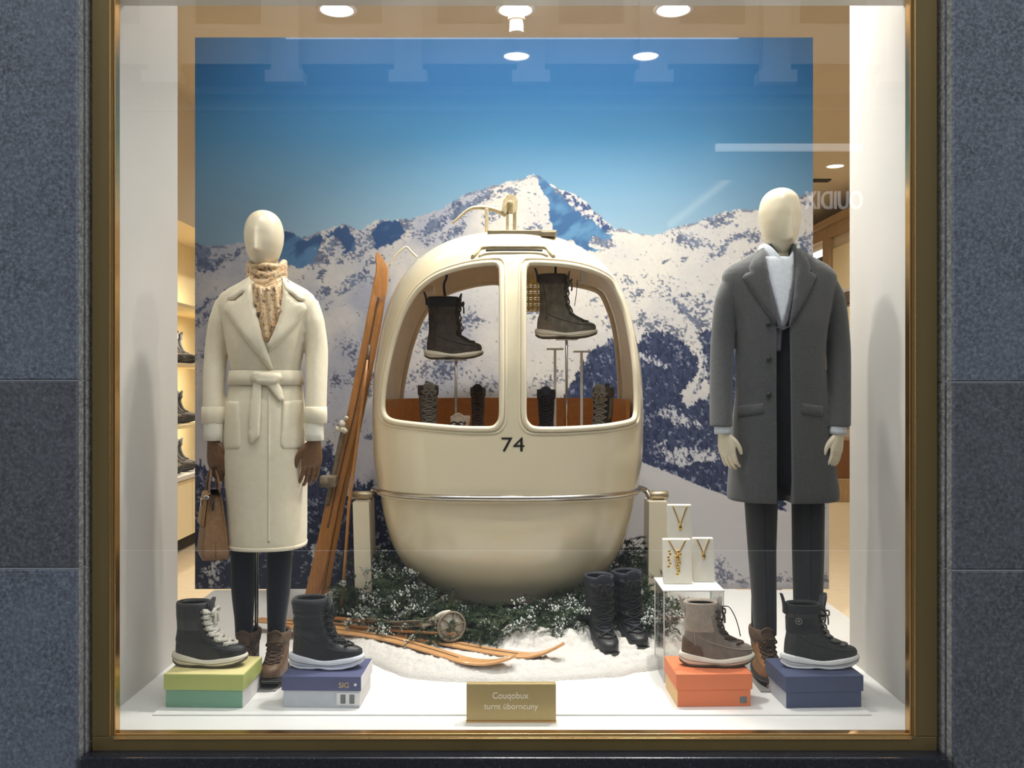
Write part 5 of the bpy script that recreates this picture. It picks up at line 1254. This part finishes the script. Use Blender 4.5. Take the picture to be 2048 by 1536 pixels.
for sy in (-.018, .018):
    b = MB(); hz = PZ(938, HD)-PZ(1112, HD)
    b.tube(smooth_path([(-.055, sy, BH-.02), (-.05, sy, BH+.03), (-.03, sy*.6, hz-.012), (0, sy*.4, hz), (.03, sy*.6, hz-.012), (.05, sy, BH+.03), (.055, sy, BH-.02)], 6), [(.004, .0065)]*37, 8); b.build('handle', M['bag'], bag, local=True)
b = MB(); b.box(-.016, .016, -bagsec(BH-.03)[1]-.016, -bagsec(BH-.03)[1]-.007, BH-.05, BH-.02, .003); b.cyl((.06, -.03, BH-.008), (.085, -.03, BH-.008), .008, 14); b.build('clasp', M['chrome'], bag, local=True)
b = MB(); b.tube(smooth_path([(bagsec(BH)[0]*.8, 0, BH-.01), (bagsec(BH*.5)[0]*.86, 0, BH*.5), (bagsec(.01)[0]*.99, 0, .012)], 5), .0025, 6); b.build('gusset_piping', M['glove'], bag, local=True)
b = MB(); b.tube(smooth_path([(.075, -.01, BH-.01), (.098, -.012, BH-.03), (.088, -.01, BH-.055), (.078, -.008, BH-.03)], 5, True), .004, 6, closed=True); b.build('tag_strap', M['black_leather'], bag, local=True)
# ------------------------------------------------------------------ skis
def ski(mb, path, widths, thick, wdir):
    path = smooth_path(path, 8); n = len(path); t = np.linspace(0, len(widths)-1, n); wd = np.interp(t, range(len(widths)), widths); R = []
    for i, p in enumerate(path):
        a = path[max(i-1, 0)]; b = path[min(i+1, n-1)]; T = (b-a).normalized(); w = (wdir-T*wdir.dot(T)).normalized(); nn = T.cross(w).normalized()
        h = wd[i]/2; g = thick/2
        R.append([p-w*h-nn*g*.5, p-w*h+nn*g*.5, p-w*h*.85+nn*g, p+w*h*.85+nn*g, p+w*h+nn*g*.5, p+w*h-nn*g*.5, p+w*h*.85-nn*g, p-w*h*.85-nn*g])
    mb.rings(R, smooth=False); return path
def ridge(mb, path, r, off): mb.tube([p+off for p in path], r, 6)
sd = lambda f: 4.30+.16*f
def spath(pts): return [P(x, y, 4.27+.22*(1250-y)/745) for x, y in pts]
t = thing('wooden_ski', tuple(P(605, 1250, 4.27)), 'old varnished wooden ski leaning on the cabin, wide pointed tip uppermost', 'ski', 'old wooden skis leaning on the cabin')
b = MB(); pth = ski(b, spath([(608, 1252), (624, 1190), (645, 1100), (664, 1010), (686, 915), (707, 830), (722, 760), (737, 690), (750, 625), (760, 575), (764, 540), (758, 518), (754, 505)]), [.060, .064, .064, .062, .060, .062, .064, .066, .070, .072, .060, .036, .008], .012, Vector((1, .25, 0)))
b.build('plank', M['ski'], t)
b = MB(); ridge(b, pth[20:70], .004, Vector((.004, -.008, 0))); b.build('groove', M['brown_boot'], t)
bi = MB(); bi.tube(smooth_path([P(689, 852, 4.35), P(680, 890, 4.35), P(672, 930, 4.34), P(663, 970, 4.34), P(654, 1010, 4.33)], 4), [(.020, .012)]*17, 8); bi.build('binding_strap', M['binding'], t)
bi = MB(); bi.box(PX(641, 4.31), PX(674, 4.31), 4.28, 4.34, PZ(974, 4.31), PZ(951, 4.31), .008); bi.cyl(P(648, 962, 4.27), P(648, 962, 4.34), .020, 16); bi.build('toe_iron', M['binding'], t)
bi = MB()
for x, y, r in ((684, 848, .018), (676, 858, .014), (690, 862, .013), (684, 858, .016), (693, 836, .010)): bi.ball(P(x, y, 4.31), (r, r*.8, r), 12, 8)
bi.build('heel_cord', M['fur'], t)
t = thing('wooden_ski', tuple(P(645, 1245, 4.33)), 'second old wooden ski half hidden behind the wide leaning one', 'ski', 'old wooden skis leaning on the cabin')
b = MB(); sp2 = [P(x, y, 4.31+.22*(1250-y)/745) for x, y in [(637, 1252), (650, 1180), (664, 1100), (681, 1010), (700, 915), (718, 830), (731, 760), (744, 690), (755, 630), (763, 575), (766, 545), (761, 522)]]
pth = ski(b, sp2, [.038, .04, .04, .04, .042, .046, .05, .052, .054, .05, .034, .008], .012, Vector((1, .6, 0))); b.build('plank', M['ski'], t)
b = MB(); ridge(b, pth[8:60], .003, Vector((-.004, -.008, 0))); b.build('groove', M['brown_boot'], t)
t = thing('ski_pole', tuple(P(683, 1225, 4.55)), 'thin bamboo ski pole leaning between the skis and the cabin post', 'ski pole')
b = MB(); b.tube([P(683, 1228, 4.20), P(698, 1010, 4.24), P(716, 870, 4.27), P(726, 795, 4.29), P(735, 720, 4.31)], [.0075, .0075, .007, .007, .007], 10); b.build('shaft', M['bamboo'], t)
b = MB(); b.tube([P(733, 740, 4.31), P(739, 690, 4.32)], .010, 10); b.build('grip', M['brown_boot'], t)
b = MB(); b.tube([P(683, 1224, 4.20), P(681, 1246, 4.20)], [.006, .0015], 8); b.build('spike', M['dark_metal'], t)

# skis lying on the snow
def lying(label, pts, wid, wdir):
    t = thing('wooden_ski', tuple(pts[0]), label, 'ski', 'old wooden skis lying on the snow'); b = MB(); pth = ski(b, pts, wid, .012, wdir); b.build('plank', M['ski_lying'], t)
    g = MB(); ridge(g, pth[4:len(pth)-26], .003, Vector((0, -.004, .006))); g.build('groove', M['brown_boot'], t); return t
lying('old honey-coloured ski lying on the snow, its curled tip nearer the black boots', [P(515, 1240, 4.20), P(640, 1248, 4.10), P(760, 1263, 3.96), P(880, 1283, 3.80), P(980, 1302, 3.68), P(1050, 1311, 3.62), P(1085, 1306, 3.60), P(1110, 1296, 3.59), P(1128, 1286, 3.585)], [.066, .064, .062, .062, .064, .066, .06, .045, .012], Vector((.45, .9, 0)))
lying('old honey-coloured ski lying on the snow, nearer the gold plaque', [P(560, 1252, 4.12), P(680, 1262, 3.98), P(780, 1278, 3.83), P(870, 1303, 3.66), P(930, 1321, 3.56), P(975, 1325, 3.53), P(1010, 1319, 3.52), P(1032, 1311, 3.515)], [.064, .062, .062, .064, .066, .058, .042, .010], Vector((.5, .85, 0)))
t = thing('ski_pole', tuple(P(700, 1240, 4.0)), 'old ski pole with a spoked round basket lying on the snow', 'ski pole')
b = MB(); b.tube([P(664, 1236, 4.06), P(780, 1246, 3.93), P(890, 1252, 3.80)], .008, 10); b.build('shaft', M['bamboo'], t)
b = MB(); b.tube([P(700, 1252, 3.99), P(800, 1262, 3.87), P(905, 1268, 3.76)], .007, 10); b.build('second_shaft', M['bamboo'], t)
c0 = P(903, 1253, 3.77); e1 = Vector((.93, .36, 0)); e2 = Vector((0, .12, .99)); rad = 28/F*3.77
ring = lambda r, off=0.: [c0+e1*(r*math.cos(2*PI*k/40))+e2*(r*math.sin(2*PI*k/40))+Vector((0, off, 0)) for k in range(40)]
b = MB(); b.tube(ring(rad), .0055, 8, closed=True); bo_ = b.build('basket_ring', M['rope'], t)
for k in range(6):
    b = MB(); a = 2*PI*k/6+.25; b.tube([c0, c0+e1*(rad*math.cos(a))+e2*(rad*math.sin(a))], .0042, 6); b.build('spoke', M['rope'], t)
b = MB(); b.ball(c0, .011, 10, 8); b.build('hub', M['rope'], t)
b = MB(); nn = e1.cross(e2); b.rings([[c0+nn*(-s)+e1*(q*math.cos(2*PI*k/32))+e2*(q*math.sin(2*PI*k/32)) for k in range(32)] for q, s in ((rad*.97, .006), (rad*.97, .010))]); b.build('basket_web', M['fur'], t)
b = MB()
for j in range(7):
    pts = [P(720+j*14+random.uniform(-8, 8), 1238+random.uniform(-4, 8), 3.96), P(790+random.uniform(-15, 15), 1250+random.uniform(-8, 10), 3.88), P(850+random.uniform(-10, 10), 1244+random.uniform(-8, 10), 3.82), P(892, 1240+random.uniform(-12, 14), 3.785)]
    b.tube(smooth_path(pts, 6), .0035, 5)
b.build('twine_lashing', M['rope'], t)
b = MB(); b.tube(smooth_path([P(846, 1254, 3.83), P(866, 1240, 3.81), P(886, 1228, 3.79), P(900, 1226, 3.78)], 5), .012, 10); b.build('leather_loop', M['fur'], t)

# ------------------------------------------------------------------ snow
def build_snow():
    nx, ny = 300, 230
    X, Y = np.meshgrid(np.linspace(-1.0, .98, nx), np.linspace(3.42, 5.02, ny))
    cx, cy, ax, ay = .03, 4.32, .92, .86
    ang = np.arctan2(Y-cy, X-cx); r = np.hypot((X-cx)/ax, (Y-cy)/ay)
    S = 1000
    edge = 1+.10*(fbm(np.cos(ang)*300+500, np.sin(ang)*300+500, 120, 3, 301)-.5)*2
    k = np.clip(1-r/edge, 0, 1)
    base = .052*np.clip(k/.10, 0, 1)**.55
    lump = (fbm(X*S, Y*S, 130, 4, 311)-.5)*.07+(fbm(X*S, Y*S, 34, 3, 321)-.5)*.045
    h = base*(1+lump*np.where(X < .3, 4, 8))
    for bx, by, br, bh in ((.00, 3.84, .09, .06), (.15, 3.80, .12, .045), (.32, 3.84, .12, .04), (-.80, 4.42, .10, .07), (.60, 4.0, .16, .05), (-.60, 4.02, .12, .03), (.75, 3.95, .12, .06), (-.30, 3.98, .15, .04)):
        h = h+bh*np.exp(-((X-bx)**2+(Y-by)**2)/br**2)*np.clip(k/.06, 0, 1)*np.where(X < .25, np.clip((Y-(3.74-.43*X))/.08, 0, 1), 1)
    h = h+(fbm(X*S, Y*S, 60, 3, 341)-.45)*.05*np.clip(k/.08, 0, 1)*np.where(X < .3, np.clip((Y-(3.76-.43*X))/.10, 0, 1), np.clip((Y-3.6)/.1, 0, 1))+(fbm(X*S, Y*S, 12, 2, 331)-.5)*.014*np.clip(k/.05, 0, 1)
    h = np.where(k <= 0, -.004, h)
    keep = (k[:-1, :-1] > 0) | (k[1:, 1:] > 0) | (k[1:, :-1] > 0) | (k[:-1, 1:] > 0)
    idx = np.arange(nx*ny).reshape(ny, nx); q = np.stack([idx[:-1, :-1], idx[:-1, 1:], idx[1:, 1:], idx[1:, :-1]], -1)[keep]
    co = np.stack([X, Y, h], -1).reshape(-1, 3)
    me = bpy.data.meshes.new('snow'); used = np.unique(q); mp = np.full(nx*ny, -1); mp[used] = np.arange(len(used)); q = mp[q]; co = co[used]
    me.vertices.add(len(co)); me.vertices.foreach_set('co', co.astype(np.float32).ravel())
    me.loops.add(q.size); me.loops.foreach_set('vertex_index', q.astype(np.int32).ravel())
    me.polygons.add(len(q)); me.polygons.foreach_set('loop_start', np.arange(0, q.size, 4, dtype=np.int32)); me.polygons.foreach_set('use_smooth', [True]*len(q)); me.update(); me.validate()
    n = N('cotton_snow'); n.b.inputs['Base Color'].default_value = srgb(219, 215, 208); n.b.inputs['Roughness'].default_value = .95; n.b.inputs['Specular IOR Level'].default_value = .1
    n.b.inputs['Subsurface Weight'].default_value = .25; n.b.inputs['Subsurface Radius'].default_value = (.02, .02, .02)
    n.bump(n.noise(120, 5, .7), .8, .010); me.materials.append(n.m)
    o = bpy.data.objects.new('artificial_snow', me); COL.objects.link(o)
    tag(o, 'fluffy white artificial snow spread under the cabin and skis', 'snow', None, 'stuff')
build_snow()

# ------------------------------------------------------------------ greenery round the foot of the cabin
def build_green():
    r = np.random.default_rng(5)
    # heap anchors: (px, py, d, spread m, count, frost share)
    A = [(720, 1215, 4.25, .10, 60, .15), (745, 1165, 4.32, .11, 80, .25), (770, 1120, 4.40, .09, 60, .2), (790, 1190, 4.15, .11, 80, .45), (830, 1215, 4.02, .11, 80, .35), (880, 1220, 3.98, .10, 70, .1), (940, 1225, 3.95, .10, 70, .05), (1000, 1228, 3.93, .10, 80, .05), (1060, 1222, 3.93, .10, 70, .3), (1120, 1212, 3.95, .11, 80, .4), (1180, 1200, 4.0, .11, 80, .25),
         (1230, 1150, 4.2, .11, 70, .1), (1255, 1100, 4.35, .09, 60, .1), (1275, 1190, 4.05, .11, 70, .4), (1300, 1225, 3.95, .10, 60, .5), (1345, 1225, 3.98, .08, 60, .5), (1340, 1200, 4.1, .07, 40, .3), (1275, 1130, 4.30, .08, 40, .2), (700, 1190, 4.4, .08, 40, .1), (800, 1140, 4.3, .08, 40, .4), (850, 1185, 4.15, .08, 40, .2), (1150, 1185, 4.1, .09, 50, .2),
         (780, 1150, 4.08, .09, 60, .5), (812, 1180, 3.98, .09, 60, .6), (860, 1205, 3.92, .09, 60, .25), (910, 1222, 3.88, .09, 60, .05), (980, 1232, 3.86, .09, 60, .0), (1050, 1228, 3.87, .09, 60, .2), (1120, 1212, 3.88, .09, 60, .5), (1180, 1185, 3.98, .09, 50, .3), (1225, 1165, 4.05, .08, 60, .1), (1285, 1175, 4.02, .08, 60, .3), (705, 1175, 4.22, .08, 50, .1), (735, 1130, 4.28, .08, 50, .15), (765, 1105, 4.30, .07, 40, .25), (1262, 1085, 4.32, .07, 40, .1), (880, 1240, 3.86, .08, 50, .1), (780, 1225, 3.98, .08, 60, .8), (760, 1200, 4.05, .07, 50, .7), (1310, 1215, 3.9, .07, 50, .9)]
    V = []; Fc = []; V2 = []; F2 = []
    stems = MB(); k = 0; k2 = 0
    tet = np.array([(1, 0, -.5), (-.5, .87, -.5), (-.5, -.87, -.5), (0, 0, 1)])
    for (px, py, d, sp, cnt, fr) in A:
        c = np.array(P(px, py, d)); ztop = c[2]+.02
        for i in range(int(cnt*2.4)):
            p0 = c+r.normal(0, sp*.55, 3)*np.array([1, .8, 0]); p0[2] = max(.015, c[2]*r.uniform(.25, 1.08)-.015)
            di = np.array([r.normal(0, .8), r.normal(-.35, .7), r.uniform(-.1, .9)]); di /= np.linalg.norm(di)
            L = r.uniform(.05, .11); bend = np.array([0, 0, -.35]); n = 26
            frost = r.random() < fr*.42
            s = np.linspace(0, 1, n)[:, None]; pts = p0+di*L*s+bend*L*s*s
            pts[:, 2] = np.maximum(pts[:, 2], .008)
            # keep sprigs outside the cabin
            zz = pts[:, 2]
            ww = np.array([gw(min(max(z, zb+.001), zt)) if z > zb else 0 for z in zz[[0, -1]]])
            if any(((pts[j, 0]-GX)/(w+.006))**2+((pts[j, 1]-GD)/(.50*(w/WM)**.75+.012+1e-6))**2 < 1 for j, w in zip((0, -1), ww) if w > 0): continue
            T = di/np.linalg.norm(di); u = np.cross(T, [0, 0, 1.]); u /= np.linalg.norm(u)+1e-9; w = np.cross(T, u)
            for j in range(n):
                for q in range(2):
                    a = r.uniform(0, 2*PI); dr = (u*math.cos(a)+w*math.sin(a))*.8+T*.6; ln = r.uniform(.012, .022)*(1-.4*s[j, 0]); base = pts[j]; tip = base+dr*ln
                    sd_ = np.cross(dr, r.normal(0, 1, 3)); sd_ = sd_/(np.linalg.norm(sd_)+1e-9)*.0017
                    V += [base-sd_, base+sd_, tip]; Fc.append((k, k+1, k+2)); k += 3
            if frost:
                for q in range(16):
                    a = r.uniform(0, 2*PI); b0 = pts[int(r.uniform(.3, 1)*(n-1))]; cpos = b0+(u*math.cos(a)+w*math.sin(a))*r.uniform(.004, .02)+np.array([0, -.004, .004]); rs = r.uniform(.003, .0072)
                    vv = tet*rs; vv = np.concatenate([vv, -vv*.9])+cpos
                    V2 += list(vv)
                    for o in (0, 4): F2 += [(k2+o, k2+o+1, k2+o+3), (k2+o+1, k2+o+2, k2+o+3), (k2+o+2, k2+o, k2+o+3), (k2+o, k2+o+2, k2+o+1)]
                    k2 += 8
    n = N('fir_needles'); f = n.noise(9, 3); n.link(n.ramp(f, [(.3, srgb(36, 52, 34)), (.55, srgb(62, 82, 54)), (.75, srgb(104, 116, 84))]), n.b.inputs['Base Color']); n.b.inputs['Roughness'].default_value = .7
    for nm, vv, ff, m, lab, cat in (('fir_greenery', V, Fc, n.m, 'dark green fir sprays heaped round the foot of the cabin', 'greenery'), ('frosted_sprigs', V2, F2, mat('frost', srgb(214, 218, 212), .8), 'white frosted sprigs scattered through the fir sprays', 'sprigs')):
        me = bpy.data.meshes.new(nm); vv = np.array(vv); ff = np.array(ff); me.vertices.add(len(vv)); me.vertices.foreach_set('co', vv.astype(np.float32).ravel())
        me.loops.add(ff.size); me.loops.foreach_set('vertex_index', ff.astype(np.int32).ravel()); me.polygons.add(len(ff)); me.polygons.foreach_set('loop_start', np.arange(0, ff.size, 3, dtype=np.int32)); me.update(); me.validate()
        me.materials.append(m); o = bpy.data.objects.new(nm, me); COL.objects.link(o); tag(o, lab, cat, None, 'stuff')
build_green()

# ------------------------------------------------------------------ the shop behind: shelving on the left, wall unit on the right
XB = -2.915
sh = thing('shelf_unit', (-2.7, 7.4, -.172), 'backlit cream shelving with boots, seen in the narrow left side gap', 'shelf unit')
b = MB(); b.box(XB, XB+.02, 6.0, 9.0, -.172, 2.34); b.build('back_panel', M['cream_wall'], sh)
for z in (1.725, 1.27, .80):
    b = MB(); b.box(XB+.02, -2.50, 6.0, 9.0, z-.028, z, .003); b.build('shelf', M['cream_wall'], sh)
b = MB(); b.box(XB+.02, -2.47, 6.0, 9.0, .385, .42, .003); b.build('counter_top', M['white'], sh)
b = MB(); b.box(XB+.02, -2.50, 6.0, 9.0, -.06, .385); b.build('cabinet', M['cream_wall'], sh)
for y in (6.8, 7.6, 8.4):
    b = MB(); b.box(-2.50, -2.488, y-.395, y+.395, -.055, .375, .002); b.build('cabinet_door', M['cream_wall'], sh)
b = MB(); b.box(XB+.02, -2.56, 6.0, 9.0, -.172, -.06); b.build('toe_kick', M['dark'], sh)
src, _ = boot('shelf_boot', 'dark boot on the middle shelf of the lit shelving', 'boot', 'boots on the lit shelving', (-2.66, 6.98, 1.271), 0.2, .27, .24, dict(upper='dark_brown', shaft='dark_brown', collar='dark_brown', lace='lace_brown', sole='tread_dark'), False)
cnt = 0
for z, zl in ((1.271, 'upper lit boot shelf'), (.801, 'lower lit boot shelf'), (.421, 'on the counter under the lit shelves')):
    for j, y in enumerate((6.98, 7.13, 7.28, 7.45)):
        if z == 1.271 and j == 0: src['label'] = 'dark brown boot nearest the window, %s' % zl; continue
        o = copy_tree(src); o.location = (-2.64-.03*(j % 2), y, z); o.rotation_euler.z = .2-.25*(j % 2)
        o['label'] = 'dark brown boot %s from the window, %s' % (('nearest', 'second', 'third', 'fourth')[j], zl)
t = thing('folded_cap', (-2.66, 7.05, 1.725), 'small dark cap on the top shelf of the lit shelving', 'cap')
b = MB(); R = []
for z, r_ in ((0, .085), (.02, .088), (.045, .07), (.06, .03)): R.append([(-2.66+r_*math.cos(2*PI*k/24), 7.05+r_*math.sin(2*PI*k/24), 1.725+z) for k in range(24)])
b.rings(R); b.build('crown', M['brown_suede'], t); b = MB(); b.cyl((-2.60, 7.0, 1.726), (-2.60, 7.0, 1.734), .075, 24); b.build('brim', M['brown_suede'], t)
XR = 3.9
wu = thing('wall_unit', (4.05, 11.5, -.172), 'oak wall unit with a cornice and dark niche, seen in the right side gap', 'wall unit')
b = MB(); b.box(XR-.10, 4.2, 9.8, 15, 3.02, 3.10, .004); b.box(XR-.04, 4.2, 9.8, 15, 2.88, 3.02, .004); b.build('cornice', M['oak'], wu)
b = MB(); b.box(XR+.02, 4.2, 9.8, 15, -.172, 2.88); b.build('carcass', M['beige'], wu)
b = MB(); b.box(XR-.002, XR+.03, 11.52, 13.0, .3, 2.70); b.build('dark_niche', M['dark'], wu)
b = MB(); b.box(XR-.03, XR+.03, 11.50, 13.0, 2.71, 2.78, .004); b.build('niche_light', emis('niche_strip', (1, .96, .9, 1), 1.6), wu)
b = MB(); b.box(XR-.04, XR+.03, 11.26, 11.50, -.172, 2.88, .004); b.build('post', M['oak'], wu)
b = MB(); b.box(XR-.01, XR+.03, 10.30, 11.22, 2.20, 2.74, .006); b.build('panel', M['cream_wall'], wu)
b = MB(); b.box(XR-.02, XR+.03, 10.2, 11.22, 2.17, 2.21, .004); b.build('lit_shelf', M['white'], wu)
b = MB(); b.box(XR-.03, XR+.03, 10.2, 11.22, 2.03, 2.14, .01); b.build('drawer_row', M['brown_suede'], wu)
b = MB(); b.box(XR-.01, XR+.03, 10.2, 11.22, .6, 2.0, .006); b.build('panel', M['cream_wall'], wu)
t = thing('wooden_bench', (3.75, 10.6, -.172), 'brown wooden bench on the shop floor behind the man mannequin\'s hand', 'bench')
b = MB(); b.box(3.45, 3.80, 10.0, 11.4, .08, .50, .01); b.build('seat_box', M['bench'], t); b = MB(); b.box(3.42, 3.80, 9.98, 11.42, -.172, .08, .006); b.build('plinth', M['oak'], t)
